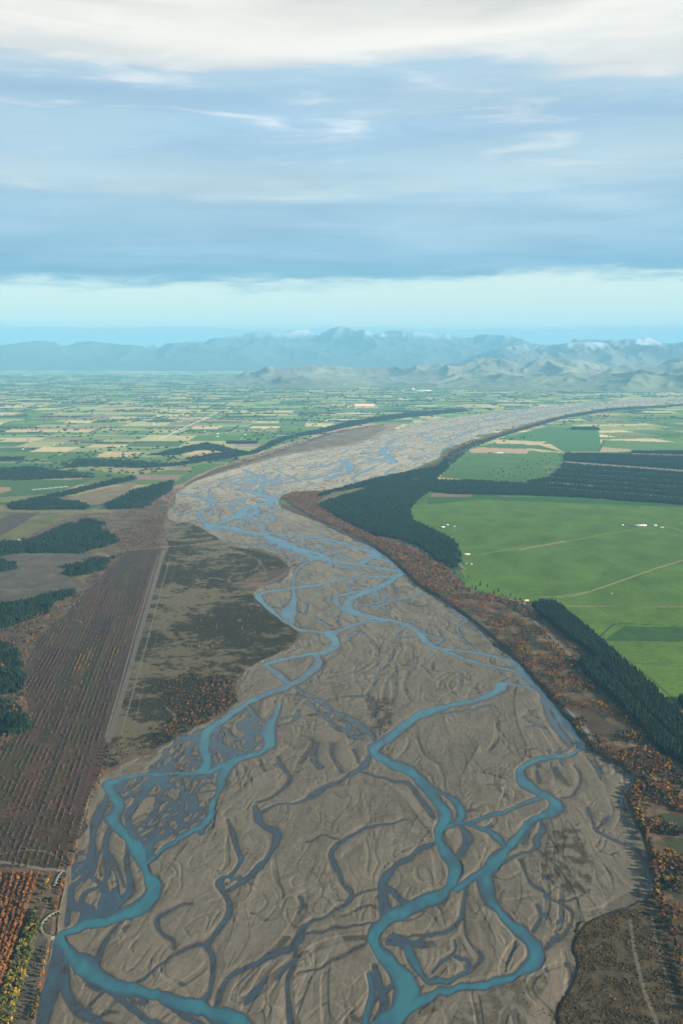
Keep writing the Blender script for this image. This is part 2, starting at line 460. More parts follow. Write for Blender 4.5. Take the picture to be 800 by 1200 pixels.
# flow-aligned coordinates: shear away the river's own bends
def mid_x(Y):
    ys = np.array([1250, 1100, 950, 850, 760, 680, 620, 570, 530, 500, 480, 466], float)
    us = np.array([355, 400, 420, 430, 460, 400, 320, 300, 440, 540, 640, 790], float)
    mx, my = at(us, ys)
    return np.interp(Y, my, mx)


FX = GX - mid_x(GY)
FY = GY


def flow_noise(Lx, Ly, seed, warp=0.5):
    a, b = FX / Lx, FY / Ly
    w1 = noise(a * 0.8, b * 0.8, seed + 40)
    w2 = noise(a * 0.8 + 9, b * 0.8, seed + 41)
    return noise(a + warp * w1, b + warp * w2, seed)


print('bed relief')


def grad_len(n):
    """slope of a field per metre, on the uneven grid"""
    gx = np.gradient(n, axis=1) / np.maximum(np.gradient(GX, axis=1), 1e-3)
    gy = np.gradient(n, axis=0) / np.maximum(np.gradient(GY, axis=0), 1e-3)
    return np.sqrt(gx * gx + gy * gy) + 1e-5


zb = 1.2 + 0.35 * flow_noise(210, 520, 1, 0.9) + 0.16 * flow_noise(75, 190, 2, 0.8)
TONE = np.zeros_like(GX)
hw_min = np.maximum(MPP * 0.75, 1.1)
# stepped gravel terraces: curved low cut banks, a few metres wide, that rise and die out
for (Lx, Ly, c, amp, sd) in [(150, 520, 0.05, 1.3, 10), (120, 400, 0.25, 1.05, 11), (100, 350, -0.18, 1.1, 12), (66, 230, 0.10, 0.8, 13), (56, 190, -0.22, 0.6, 15), (40, 90, 0.15, 0.36, 16), (30, 70, -.05, .24, 18)]:
    n = flow_noise(Lx, Ly, sd, .8)
    g = grad_len(n)
    d = (n - c) / g
    gate = sstep(-0.25, 0.35, noise(FX / Lx / 1.6, FY / Ly / 1.6, sd + 70))
    far_side = np.exp(-np.abs(d) / (Lx * 0.16))
    stp = sstep(-1, 1, d / hw_min)
    zb += .52 * amp * gate * np.where(d > 0, far_side, -far_side * 0.25) * stp
    TONE += (.19 if Lx > 60 else .10) * gate * (stp - .5) * np.exp(-np.abs(d) / (Lx * .45)) * np.sign(noise(FX / 400, FY / 900, sd + 3) + .2)
    TONE -= .24 * gate * np.exp(-(d / (hw_min * 1.3)) ** 2) * sstep(.2, .8, gate)  # dark line painted along each cut bank, as its shade
# old braid scars, dry or damp
wet_bias = np.zeros_like(GX)
for poly, val in [([(128, 915), (180, 905), (245, 903), (262, 925), (245, 970), (170, 1012), (150, 985), (140, 945)], 0.78),
                  ([(100, 965), (125, 1000), (150, 1060), (90, 1090), (72, 1085), (78, 1020)], 0.66),
                  ([(205, 868), (262, 838), (300, 840), (318, 860), (300, 885), (240, 902), (180, 905)], 0.62),
                  ([(300, 810), (340, 800), (400, 840), (420, 870), (330, 850)], 0.2),
                  ([(210, 575), (330, 545), (330, 625), (450, 665), (470, 690), (440, 725), (340, 660), (240, 620)], 0.42),
                  ([(300, 690), (440, 690), (520, 740), (600, 790), (560, 830), (430, 740), (380, 800), (290, 830), (280, 790), (350, 760)], 0.22),
                  ([(300, 545), (440, 500), (660, 470), (980, 460), (980, 470), (660, 490), (520, 530), (430, 565), (330, 580)], 0.22),
                  ([(430, 1180), (500, 1150), (560, 1130), (520, 1090), (470, 1090), (440, 1130)], 0.3),
                  ([(50, 1120), (130, 1160), (300, 1230), (50, 1260)], 0.4)]:
    pw = W(poly)
    m = inpoly(GX + 2.5 * (WX - GX), GY + 2.5 * (WY - GY), pw)
    wet_bias[m] = np.maximum(wet_bias[m], val)
for (Lx, Ly, wdt, dpt, sd) in [(520, 1900, 10.0, 1.3, 19), (330, 1200, 7.5, 1.2, 17), (230, 520, 9.0, 1.0, 20), (140, 330, 6.5, 1.0, 21), (86, 200, 4.5, .85, 22), (52, 120, 3.0, 0.6, 23), (32, 76, 2.2, 0.4, 28)]:
    n = flow_noise(Lx, Ly, sd, 1.2)
    d = np.abs(n) / grad_len(n)
    gate = sstep(-0.05, 0.35, noise(FX / Lx / 1.5, FY / Ly / 1.5, sd + 60) + 0.55 * wet_bias)
    wd = np.maximum(wdt * (0.35 + 0.9 * gate) * (1 + 0.9 * wet_bias) * (1 + .5 * sstep(3000, 9000, GY)), MPP * 0.55)
    if Lx > 300:
        gate = gate * sstep(5200, 8500, GY)
    zb -= dpt * gate * (1 - sstep(0.55, 1.15, d / wd)) * np.clip(wdt / MPP, 0, 1) ** .5
zb -= wet_bias * 1.0
zb += 0.05 * noise(FX / 9, FY / 15, 30) + 0.035 * noise(FX / 4.5, FY / 6, 31) + wet_bias * 0.35 * flow_noise(26, 60, 33, 1.0)
zb = np.maximum(zb, 0.08 - 0.75 * wet_bias - .30 * sstep(.05, .35, noise(FX / 170, FY / 380, 34)) - .30 * sstep(2700, 3600, GY) * sstep(-.2, .2, noise(FX / 150, FY / 300, 35)))
zb = np.minimum(zb, 3.0)

print('channels')
WMOD = np.clip(1 + 0.42 * noise(GX / 62, GY / 120, 36) + 0.22 * noise(GX / 24, GY / 45, 37), .45, 1.6)
BAR = flow_noise(17, 62, 38, 1.0) + .6 * flow_noise(8, 26, 39, 1.0) + .25
SHX = .75 * noise(GX / 130, GY / 190, 47)
SHY = .75 * noise(GX / 130, GY / 190, 48)
FMOD = np.clip(.85 + .55 * flow_noise(40, 170, 44, .8), .2, 1.3)
STEEP = np.exp(1.5 * noise(GX / 90, GY / 130, 43))
MAJOR = np.full(GX.shape, 9e9)                 # distance outside major channels
FLOW = np.zeros_like(GX)                       # how strong / deep the current runs
for depth, pts in CH:
    p = spline(pts, 4)
    x, y = at(p[:, 0], p[:, 1])
    hw = np.maximum(p[:, 2], 1.5) * 0.5 * depth_at(y) / F
    fars = depth_at(y) / F
    for i in range(len(p) - 1):
        a, b = (x[i], y[i]), (x[i + 1], y[i + 1])
        h = max(hw[i], hw[i + 1])
        sc_ = max(fars[i] / 1.6, 1)
        pad = h * 1.7 + 22 * sc_
        s = sub(min(a[0], b[0]) - pad, max(a[0], b[0]) + pad, min(a[1], b[1]) - pad, max(a[1], b[1]) + pad)
        d, t = seg_dist(WX[s], WY[s], a, b)
        d2, _ = seg_dist(WX[s] + SHX[s] * h, WY[s] + SHY[s] * h, a, b)
        hh = (hw[i] + (hw[i + 1] - hw[i]) * t) * WMOD[s] * (.60 if depth < .6 else .86) * (1.0 if GY[s].max() < 7500 else .62)
        q = d / hh
        bar = BAR[s] * (.46 if depth < .6 else .24)
        z = np.where(q < 1, -depth * (1 - q ** 2.2) - 0.02 + bar * np.clip(1.6 * (1 - q), 0, 1), (d - hh) / (4.5 * sc_) * STEEP[s] * (0.5 + 0.35 * abs(depth)))
        zb[s] = np.minimum(zb[s], np.where(d < pad * 0.98, np.maximum(z, -depth - 0.05), 9))
        if depth >= 0.6:
            FLOW[s] = np.maximum(FLOW[s], np.clip((1.08 - d2 / hh) * 2.2, 0, 1) * min(depth, 1.1) * FMOD[s])
print('banks')
land = 3.2 + 0.5 * fbm(GX / 900, GY / 900, 50, 3)
dr = poly_dist(bank_right, 420)
land = land + 4.5 * (1 - sstep(60, 400, dr)) * (1 - sstep(4200, 5600, GY)) * sstep(2000, 2400, GY)
edge = np.where(in_bed, bank_d, -bank_d)
near_bank = sstep(0.5, 6.0, bank_d / np.clip(MPP / 1.5, 1, 8))
Z = np.where(in_bed, zb, 1.2 + (land - 1.2) * near_bank)
Z = np.where(in_bed, Z, Z + 0.25 * noise(GX / 17, GY / 17, 52) + 0.12 * noise(GX / 6, GY / 6, 53))

# ------------------------------------------------------------------ ground colours (cover of each place, with some light and shade painted in)
print('colours')
C = np.zeros(GX.shape + (3,), np.float32)


def mixc(c, m, rgb):
    c += (np.array(rgb, np.float32) - c) * m[..., None]


# farmland patchwork, blocks split into paddocks
PAL = np.array([(.075, .145, .030), (.095, .175, .038), (.06, .12, .032), (.12, .18, .05), (.17, .19, .07), (.08, .135, .04), (.26, .20, .10), (.32, .25, .13), (.19, .135, .09),
                (.36, .28, .15), (.15, .165, .07), (.06, .11, .035), (.24, .22, .10), (.10, .165, .045)], np.float32)


def hash2(i, j, k=0):
    h = (i.astype(np.int64) * 73856093) ^ (j.astype(np.int64) * 19349663) ^ (k * 83492791)
    h = (h ^ (h >> 13)) * 1274126177
    return ((h ^ (h >> 16)) & 0xFFFF) / 65535.0


def paddocks(X, Y):
    BX, BY = 1150.0, 1500.0
    th = np.where(X > 1200, 0.22, 0.0)
    x = X * np.cos(th) + Y * np.sin(th)
    y = -X * np.sin(th) + Y * np.cos(th)
    j = np.floor(y / BY)
    x = x + hash2(j, j * 0, 5) * 900
    i = np.floor(x / BX)
    fx, fy = x / BX - i, y / BY - j
    nx = 1 + np.floor(hash2(i, j, 1) * 3)
    ny = 2 + np.floor(hash2(i, j, 2) * 4)
    a = np.floor(fy * ny)
    nx2 = 1 + np.floor(hash2(i * 7 + a, j, 9) * 3)
    b = np.floor(fx * nx2)
    ex = np.minimum(fx * nx2 - b, 1 - (fx * nx2 - b)) * BX / nx2
    ey = np.minimum(fy * ny - a, 1 - (fy * ny - a)) * BY / ny
    return i * 13 + b, j * 11 + a, ex, ey, np.minimum(fx, 1 - fx) * BX, np.minimum(fy, 1 - fy) * BY


pi, pj, ex, ey, rx, ry = paddocks(GX, GY)
h1 = hash2(pi, pj, 3)
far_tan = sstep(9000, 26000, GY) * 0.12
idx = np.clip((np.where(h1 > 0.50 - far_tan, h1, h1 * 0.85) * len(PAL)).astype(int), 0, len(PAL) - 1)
farm = PAL[idx] * (0.8 + 0.4 * hash2(pi, pj, 4))[..., None]
edge_line = (np.minimum(ex, ey) < np.maximum(5, MPP * 0.5)) & (GY < 40000)
farm[edge_line] *= 0.72
roads = (np.minimum(rx, ry) < np.maximum(4.5, MPP * 0.32)) & (hash2(pi // 13, pj // 11, 8) > 0.3) & (GY < 16000)
farm[roads] = (.27, .25, .21)
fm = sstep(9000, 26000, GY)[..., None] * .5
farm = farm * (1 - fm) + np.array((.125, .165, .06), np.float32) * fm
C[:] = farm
C[:] = C * (1 + 0.16 * fbm(GX / 140, GY / 200, 70, 4) + 0.10 * noise(GX / 30, GY / 30, 71))[..., None]
CX, CY = GX, GY


def paint(poly, rgb, soft=False, var=0.0, seed=0, scale=60, k=1.0):
    pw = W(poly)
    s = sub(pw[:, 0].min() - 60, pw[:, 0].max() + 60, pw[:, 1].min() - 120, pw[:, 1].max() + 120)
    if soft:
        m = inpoly(GX[s] + k * (WX[s] - GX[s]), GY[s] + k * (WY[s] - GY[s]), pw)
    else:
        m = inpoly(GX[s], GY[s], pw)
    base = np.array(rgb, np.float32)[None, None, :] * np.ones(m.shape + (1,), np.float32)
    if var:
        base = base * (1 + var * fbm(GX[s] / scale, GY[s] / scale / 1.4, 80 + seed, 4))[..., None]
    Cs = C[s]
    Cs[m] = base[m]
    return s, m


def stroke(pts, rgb, wpx, land_only=True, alpha=1.0, lo=0.35, clean=False):
    p = spline([(q[0], q[1]) for q in pts], 4) if len(pts) > 2 else np.array(pts, float)
    x, y = at(p[:, 0], p[:, 1])
    for i in range(len(p) - 1):
        mp = depth_at(y[i]) / F
        hw = max(wpx * 0.5 * depth_at(y.min()) / F * 0.0 + wpx * 0.5 * depth_at(np.median(y)) / F, mp * lo)
        s = sub(min(x[i], x[i + 1]) - hw - 9, max(x[i], x[i + 1]) + hw + 9, min(y[i], y[i + 1]) - hw - 9, max(y[i], y[i + 1]) + hw + 9)
        px, py = (GX, GY) if clean else (GX + 0.25 * (WX - GX), GY + 0.25 * (WY - GY))
        d, _ = seg_dist(px[s], py[s], (x[i], y[i]), (x[i + 1], y[i + 1]))
        Cs = C[s]
        m = (1 - sstep(hw * 0.7, hw * 1.15, d)) * alpha
        if land_only:
            m = m * (~in_bed[s])
        Cs += (np.array(rgb, np.float32) - Cs) * m[..., None]


C[(bank_d < 215) & (GY < 6500)] = (.135, .10, .068)
# --- right bank farmland
GREEN = (.040, .125, .028)
paint([(478, 597), (520, 581), (800, 590), (980, 600), (980, 700), (980, 1000), (800, 835), (755, 798), (695, 745), (650, 709), (600, 704), (545, 690), (540, 650), (520, 628), (485, 612)], (.118, .212, .034), var=.42, seed=1, scale=170)
paint([(650, 711), (980, 711), (980, 780), (735, 778), (695, 745)], (.125, .222, .034), var=.42, seed=2, scale=110)
paint([(690, 765), (730, 735), (980, 738), (980, 755), (703, 752)], (.055, .125, .028), var=.35, seed=3, scale=45)
paint([(735, 779), (980, 782), (980, 990), (800, 835)], (.135, .25, .038), var=.16, seed=4, scale=140)
paint([(515, 560), (530, 540), (550, 527), (660, 531), (657, 547), (646, 560), (612, 568)], (.075, .145, .04), var=.2, seed=5, scale=200)
paint([(549, 528), (560, 524.5), (622, 527), (616, 532), (552, 531)], (.30, .20, .12), var=.15, seed=6)
paint([(575, 519.5), (580, 516), (640, 518), (632, 521.5)], (.34, .25, .14), var=.1, seed=7)
paint([(560, 524), (575, 520), (632, 522), (660, 530), (622, 526)], (.06, .125, .04), var=.15, seed=8)
paint([(582, 515), (640, 500), (700, 500), (705, 530), (660, 530), (640, 518)], (.055, .13, .04), var=.2, seed=8)
paint([(705, 516), (800, 519), (800, 529), (702, 529)], (.09, .155, .05), var=.2, seed=9)
paint([(702, 524), (740, 527), (735, 531), (702, 531)], (.26, .22, .12), var=.1, seed=9)
paint([(510, 577), (560, 579), (545, 584), (500, 583)], (.22, .15, .09), soft=True, var=.2, seed=9)
paint([(500, 583), (545, 583), (560, 581), (820, 590), (820, 596), (560, 586), (500, 592)], (.05, .135, .035), var=.1, seed=10)
paint([(661, 531), (800, 529), (980, 529), (980, 600), (800, 588), (612, 568), (646, 560), (657, 547)], (.045, .07, .04), var=.3, seed=11)
paint([(661, 541), (820, 553), (820, 556), (661, 543.5)], (.22, .18, .12), var=.2, seed=12)
paint([(740, 531.5), (820, 534), (820, 536), (740, 533.5)], (.18, .14, .10), var=.2, seed=12)
# --- left farmland near the river
paint([(-100, 600), (95, 600), (130, 590), (100, 603), (-100, 690)], (.17, .155, .065), var=.3, seed=13, scale=120)
paint([(-100, 618), (40, 601), (10, 601), (-100, 612)], (.11, .085, .065), var=.3, seed=14, scale=60)
paint([(-100, 560), (30, 563), (112, 562), (60, 580), (-100, 588)], (.075, .14, .045), var=.2, seed=15)
paint([(-100, 573), (12, 571), (14, 575), (0, 579), (-100, 580)], (.30, .19, .11), var=.2, seed=16)
paint([(52, 592), (105, 577), (150, 567), (162, 566), (142, 582), (116, 592)], (.21, .16, .095), var=.25, seed=17, scale=90)
paint([(-100, 590), (10, 592), (15, 598), (100, 598), (125, 602), (90, 604), (0, 600)], (.20, .17, .08), var=.2, seed=18)
paint([(120, 545), (180, 543), (205, 550), (160, 557), (120, 553)], (.24, .21, .10), var=.2, seed=19)
paint([(210, 534), (250, 530), (262, 532), (235, 536)], (.28, .20, .12), var=.2, seed=20)
paint([(415, 473.5), (438, 473.5), (440, 476), (414, 476)], (.55, .36, .22), var=.05, seed=21)
paint([(37, 574), (80, 570), (80, 571), (37, 575)], (.45, .44, .38), var=.05, seed=21)
# --- rough ground between fields and the river, left
paint([(-100, 606), (60, 604), (120, 602), (170, 590), (205, 575), (260, 545), (330, 524), (400, 504), (455, 497), (470, 497), (432, 519), (345, 534), (260, 556), (206, 578), (194, 602),
       (225, 614), (300, 650), (350, 745), (280, 824), (205, 870), (120, 912), (80, 1015), (42, 1200), (30, 1330), (-100, 1330)], (.175, .125, .082), soft=True, var=.5, seed=22, scale=60)
paint([(-100, 655), (28, 650), (100, 650), (112, 655), (78, 668), (96, 690), (60, 700), (-100, 720)], (.15, .125, .092), soft=True, var=.3, seed=23, scale=70)
paint([(-100, 602), (90, 602), (20, 634), (-100, 650)], (.17, .155, .065), soft=True, var=.3, seed=13, scale=120, k=.4)
paint([(10, 604), (48, 600.5), (20, 618), (-20, 640), (-60, 640)], (.12, .095, .075), var=.3, seed=14, scale=60)
paint([(215, 567), (260, 548), (330, 527), (392, 506), (440, 499), (455, 501), (430, 515), (400, 522), (340, 531), (290, 542), (240, 561)], (.125, .095, .06), soft=True, var=.7, seed=24, scale=150)
paint([(180, 580), (260, 545), (330, 522), (400, 502), (440, 496), (440, 499), (392, 506), (330, 527), (260, 548), (215, 567), (195, 590)], (.24, .165, .11), soft=True, var=.6, seed=25, scale=120)
# nursery rows: striped along the rows
ROW0, ROW1 = at(190, 645), at(128, 870)
rd = np.array([ROW0[0] - ROW1[0], ROW0[1] - ROW1[1]])
rd = rd / np.hypot(*rd)
rn = np.array([rd[1], -rd[0]])                 # to the right of the rows
rowq = GX * rn[0] + GY * rn[1] - (ROW1[0] * rn[0] + ROW1[1] * rn[1])
rows_ = GX * rd[0] + GY * rd[1]
ROWS_POLY = [(-100, 1016), (72, 1020), (98, 968), (112, 925), (125, 880), (148, 800), (190, 643), (150, 645), (118, 675), (85, 712), (45, 750), (28, 790), (40, 850), (-10, 880), (-100, 900)]
s, m = paint(ROWS_POLY, (.115, .080, .060), soft=True, var=.25, seed=26, scale=50)
strip = hash2(np.floor(rowq[s] / 27.0 + 0.3 * noise(GX[s] / 800, GY[s] / 800, 8)), np.floor(rows_[s] / 420), 3)
strip2 = 0.5 + 0.5 * np.sin(rowq[s] * 2 * np.pi / 13.0)
mod = 0.72 + 0.42 * strip + 0.22 * (strip2 - .5)
Cs = C[s]
tint = np.array([(1.15, .95, .85), (1, 1.05, .8), (1.1, 1.1, .9), (.95, .9, .95)], np.float32)[(hash2(np.floor(rowq[s] / 27.0), np.floor(rows_[s] / 420), 6) * 3.99).astype(int)]
Cs[m] = (Cs * mod[..., None] * tint)[m]
# broad terrace of scrub between the nursery and the river
def scrub_n(x, y):
    return .75 * fbm(x / 95, y / 90, 90, 5) + 0.5 * fbm(x / 24, y / 25, 95, 3) + .55 * noise(x / 330, y / 420, 93) + .08


SCRUB = [(190, 612), (225, 614), (255, 630), (300, 646), (330, 656), (345, 664), (300, 672), (268, 688), (298, 694), (314, 716), (350, 742), (345, 757), (290, 786), (277, 803), (280, 824), (205, 868), (130, 900), (124, 905), (132, 870), (196, 642)]
s, m = paint(SCRUB, (.090, .076, .042), soft=True, var=.35, seed=27, scale=60)
n = scrub_n(GX[s], GY[s])
Cs = C[s]
t1 = sstep(0.02, 0.20, n)[..., None] * m[..., None]
Cs += (np.array((.052, .044, .026), np.float32) - Cs) * t1 * 0.85
t2 = sstep(0.02, 0.22, -n)[..., None] * m[..., None]
Cs += (np.array((.21, .17, .10), np.float32) - Cs) * t2 * 0.8
# dark scrub on the spit and the lower right terrace
SCRUB_R = [(672, 1092), (700, 1078), (765, 1058), (800, 1100), (830, 1260), (830, 1330), (668, 1330), (650, 1190), (665, 1160), (676, 1130)]
s, m = paint([(668, 1086), (700, 1070), (765, 1048), (800, 1085), (980, 1200), (980, 1330), (666, 1330), (648, 1190), (663, 1160), (672, 1130)], (.125, .088, .046), soft=True, var=.5, seed=28, scale=24)
n = fbm(GX[s] / 30, GY[s] / 34, 97, 4)
Cs = C[s]
Cs += (np.array((.17, .135, .085), np.float32) - Cs) * (sstep(0.12, 0.3, n) * m)[..., None] * 0.7
Cs += (np.array((.040, .034, .022), np.float32) - Cs) * (sstep(0.05, 0.3, -n) * m)[..., None] * 0.7
# right bank rough strip with autumn trees
STRIP_R = [(328, 585), (342, 577), (372, 575), (415, 567), (400, 580), (372, 590), (390, 605), (440, 630), (480, 640), (520, 665), (545, 690), (600, 704), (632, 722), (662, 748), (684, 764), (676, 778), (690, 800), (718, 824),
           (742, 848), (775, 887), (830, 940), (980, 1000), (980, 1300), (800, 1085), (765, 1050), (762, 1010), (754, 985), (735, 940), (742, 918), (732, 900), (690, 878), (660, 838), (625, 795), (600, 768),
           (560, 733), (520, 703), (485, 683), (470, 664), (430, 635), (365, 607)]
s, m = paint(STRIP_R, (.20, .14, .085), soft=True, var=.45, seed=29, scale=60)
n = fbm(GX[s] / 60, GY[s] / 110, 99, 4)
Cs = C[s]
Cs += (np.array((.085, .10, .045), np.float32) - Cs) * (sstep(0.08, 0.22, n) * m)[..., None] * 0.8
Cs += (np.array((.16, .075, .035), np.float32) - Cs) * (sstep(0.08, 0.25, -n) * m)[..., None] * 0.7
paint([(392, 578), (418, 573), (428, 571), (428, 574), (400, 582), (378, 590), (372, 587)], (.17, .15, .075), soft=True, var=.2, seed=31)
paint([(418, 567), (445, 560), (490, 549), (515, 540), (522, 530), (548, 518), (600, 502), (650, 489), (650, 493), (600, 508), (550, 524), (525, 540), (512, 548), (450, 562)], (.20, .115, .075), soft=True, var=.3, seed=32)
paint([(668, 745), (672, 744), (702, 775), (693, 777)], (.10, .07, .055), var=.3, seed=33)
paint([(775, 985), (800, 982), (850, 985), (850, 1005), (782, 998)], (.10, .115, .05), soft=True, var=.2, seed=34)
paint([(772, 955), (830, 962), (830, 975), (785, 970)], (.085, .115, .05), soft=True, var=.2, seed=34)
paint([(680, 830), (700, 835), (730, 862), (725, 872), (690, 860)], (.13, .09, .055), soft=True, var=.25, seed=35)
paint([(30, 1062), (42, 1078), (60, 1112), (52, 1140), (38, 1180), (20, 1230), (0, 1260), (20, 1160), (38, 1110), (40, 1092)], (.16, .145, .105), soft=True, var=.35, seed=36, scale=20)
# forest floors
FOREST = {}
for k, p in [('F1', [(-60, 632), (0, 637), (25, 635), (45, 630), (75, 617), (100, 610), (118, 612), (118, 620), (135, 630), (140, 636), (110, 644), (95, 649), (28, 649), (15, 650), (-60, 664)]),
             ('F2', [(-60, 656), (0, 657), (17, 660), (20, 668), (0, 671), (-60, 672)]),
             ('F3', [(75, 666), (105, 657), (125, 654), (130, 656), (122, 669), (100, 674), (82, 677), (72, 672)]),
             ('F4', [(-60, 705), (0, 707), (25, 707), (50, 700), (85, 692), (92, 695), (64, 706), (60, 715), (32, 729), (0, 739), (-60, 745)]),
             ('F5', [(-60, 750), (0, 756), (14, 758), (26, 782), (27, 808), (15, 814), (-60, 820)]),
             ('F5b', [(-60, 820), (18, 824), (28, 835), (45, 853), (22, 862), (-60, 866)]),
             ('F6', [(8, 592), (60, 581), (150, 559), (161, 562), (104, 575), (62, 585), (105, 592), (101, 598), (15, 598)]),
             ('F7', [(124, 592), (157, 575), (202, 564), (202, 574), (185, 585), (169, 596), (127, 598)]),
             ('F8', [(-60, 548), (0, 549), (37, 547), (90, 555), (112, 560), (30, 563), (-60, 562)]),
             ('F9', [(-60, 536), (30, 536), (30, 540), (-60, 542)]),
             ('F10', [(82, 544), (94, 538), (157, 540), (195, 544), (225, 540), (240, 542), (200, 547), (172, 549), (110, 547), (75, 549)]),
             ('F11', [(172, 534), (208, 526), (240, 519), (262, 523), (285, 529), (296, 531), (234, 542), (215, 538), (262, 530), (238, 527), (205, 534)]),
             ('F12', [(266, 517.5), (302, 517.5), (300, 520.5), (268, 520.5)]),
             ('F13', [(250, 532), (295, 529), (325, 514), (370, 504), (415, 493), (475, 484), (542, 479), (550, 482), (475, 490), (437, 495), (374, 508), (344, 513), (299, 532), (250, 541)]),
             ('G1', [(374, 592), (400, 583), (428, 575), (445, 561), (490, 552), (514, 548), (521, 537), (526, 548), (511, 562), (505, 575), (490, 585), (480, 597), (482, 610), (500, 620), (520, 628), (535, 640), (538, 650), (537, 660), (530, 668), (515, 660), (490, 640), (470, 633), (440, 628), (410, 615), (388, 602)]),
             ('G1b', [(372, 581), (445, 560.5), (440, 565), (428, 571), (392, 577), (376, 584)]),
             ('G2', [(505, 564), (549, 564), (612, 568), (687, 572), (796, 584), (900, 592), (900, 600), (796, 592), (687, 584), (612, 581), (537, 580), (505, 577)]),
             ('G3', [(662, 532), (740, 534), (800, 536), (900, 538), (900, 560), (820, 552), (661, 540.5)]),
             ('G3b', [(660, 544), (820, 556.5), (900, 562), (900, 592), (796, 583), (687, 571), (616, 566), (646, 560), (657, 548)]),
             ('G3c', [(740, 530), (900, 529), (900, 535), (742, 531.5)]),
             ('G5', [(670, 501), (699, 501), (702, 504.5), (668, 504)]),
             ('H1', [(624, 712), (635, 707), (650, 709), (695, 745), (722, 771), (755, 800), (795, 840), (850, 895), (880, 980), (812, 905), (775, 885), (740, 845), (717, 822), (692, 798), (676, 778), (700, 777), (685, 762), (662, 747), (634, 724)]),
             ('H2', [(795, 822), (850, 818), (850, 840), (800, 834)])]:
    FOREST[k] = p
    paint(p, (.030, .036, .022), soft=k[0] in 'FG', k=.4)
# lines, tracks and roads
for q_ in range(5):
    stroke([(640 + 3 * q_, 547.5 + 6.3 * q_), (860, 562 + 6.8 * q_)], (.17, .15, .08), 13, clean=True)
stroke([(192, 646), (160, 760), (128, 870)], (.185, .16, .13), 6)
stroke([(199, 655), (171, 760), (143, 862)], (.22, .20, .16), 1.6)
stroke([(210, 642), (186, 740), (158, 850)], (.19, .17, .13), 1.2, alpha=.7)
stroke([(186, 650), (154, 760), (124, 866)], (.25, .22, .17), 1.4)
stroke([(146, 646), (192, 642), (250, 637)], (.26, .21, .16), 4)
stroke([(-100, 1008), (0, 1012), (40, 1018), (80, 1024)], (.25, .22, .18), 6)
stroke([(0, 1003), (30, 998), (55, 1000), (70, 1010)], (.27, .25, .20), 2)
stroke([(30, 650), (110, 649), (130, 654)], (.26, .23, .19), 2)
stroke([(-50, 691), (40, 692), (92, 690)], (.24, .22, .19), 1.5)
stroke([(335, 672), (312, 684), (285, 684), (268, 682), (275, 674), (300, 668), (305, 655)], (.20, .17, .12), 5, alpha=.6)
stroke([(310, 668), (300, 655), (270, 645), (255, 636)], (.20, .17, .12), 4, alpha=.6)
stroke([(245, 678), (252, 678), (262, 680)], (.4, .38, .33), 3, alpha=.6)
stroke([(195, 830), (206, 842), (195, 855), (200, 862)], (.22, .18, .12), 3)
stroke([(640, 700), (681, 697), (800, 657), (900, 640)], (0.34, 0.29, 0.17), 2.6, clean=True)
stroke([(632, 701), (660, 699), (690, 694)], (0.26, 0.29, 0.13), 2.5, clean=True)
stroke([(565, 650), (610, 642), (650, 638), (700, 628), (750, 620)], (0.26, 0.28, 0.11), 2.0, clean=True)
stroke([(608, 645), (650, 637), (660, 635)], (0.37, 0.28, 0.17), 3.5, clean=True)
stroke([(650, 711), (800, 712), (980, 713)], (0.34, 0.26, 0.14), 2.0, clean=True)
stroke([(730, 777), (800, 782), (980, 790)], (.19, .12, .08), 2.5, clean=True)
stroke([(700, 750), (712, 738), (727, 732), (800, 735)], (.03, .06, .025), 2.0, clean=True)
stroke([(732, 777), (760, 800), (796, 836), (830, 870)], (0.46, 0.37, 0.27), 2.6, clean=True)
stroke([(738, 778), (766, 800), (800, 832)], (.03, .05, .02), 1.6, clean=True)
stroke([(690, 664), (760, 700), (800, 722)], (.03, .09, .025), 1.0, clean=True, alpha=.6)
for q_ in ([(560, 621), (640, 619), (725, 617)], [(800, 607), (700, 604), (560, 600)], [(650, 637), (720, 663), (800, 694)], [(700, 712), (735, 735)], [(740, 782), (800, 806), (850, 822)], [(720, 660), (690, 694)], [(800, 760), (700, 757)]):
    stroke(q_, (.05, .10, .03), 1.1, clean=True, alpha=.7)
stroke([(625, 730), (650, 752), (674, 775)], (.24, .20, .16), 4)
stroke([(614, 786), (640, 790), (685, 787)], (.22, .18, .13), 3.5)
stroke([(660, 832), (680, 850), (700, 878)], (.27, .25, .22), 6)
stroke([(536, 648), (540, 664), (545, 668)], (.27, .24, .19), 3)
stroke([(745, 618), (790, 620), (830, 640)], (.22, .20, .15), 3)
stroke([(738, 1080), (744, 1120), (755, 1165), (772, 1210)], (.20, .165, .12), 5)
stroke([(762, 1062), (770, 1110), (790, 1180)], (.18, .15, .11), 3)
stroke([(187, 515), (262, 480), (268, 478)], (.36, .34, .29), 1.6, lo=.5)
stroke([(700, 529), (708, 516)], (.03, .05, .03), 2.5)
stroke([(0, 1188), (22, 1150), (40, 1105), (48, 1080), (58, 1055)], (.20, .18, .14), 3)
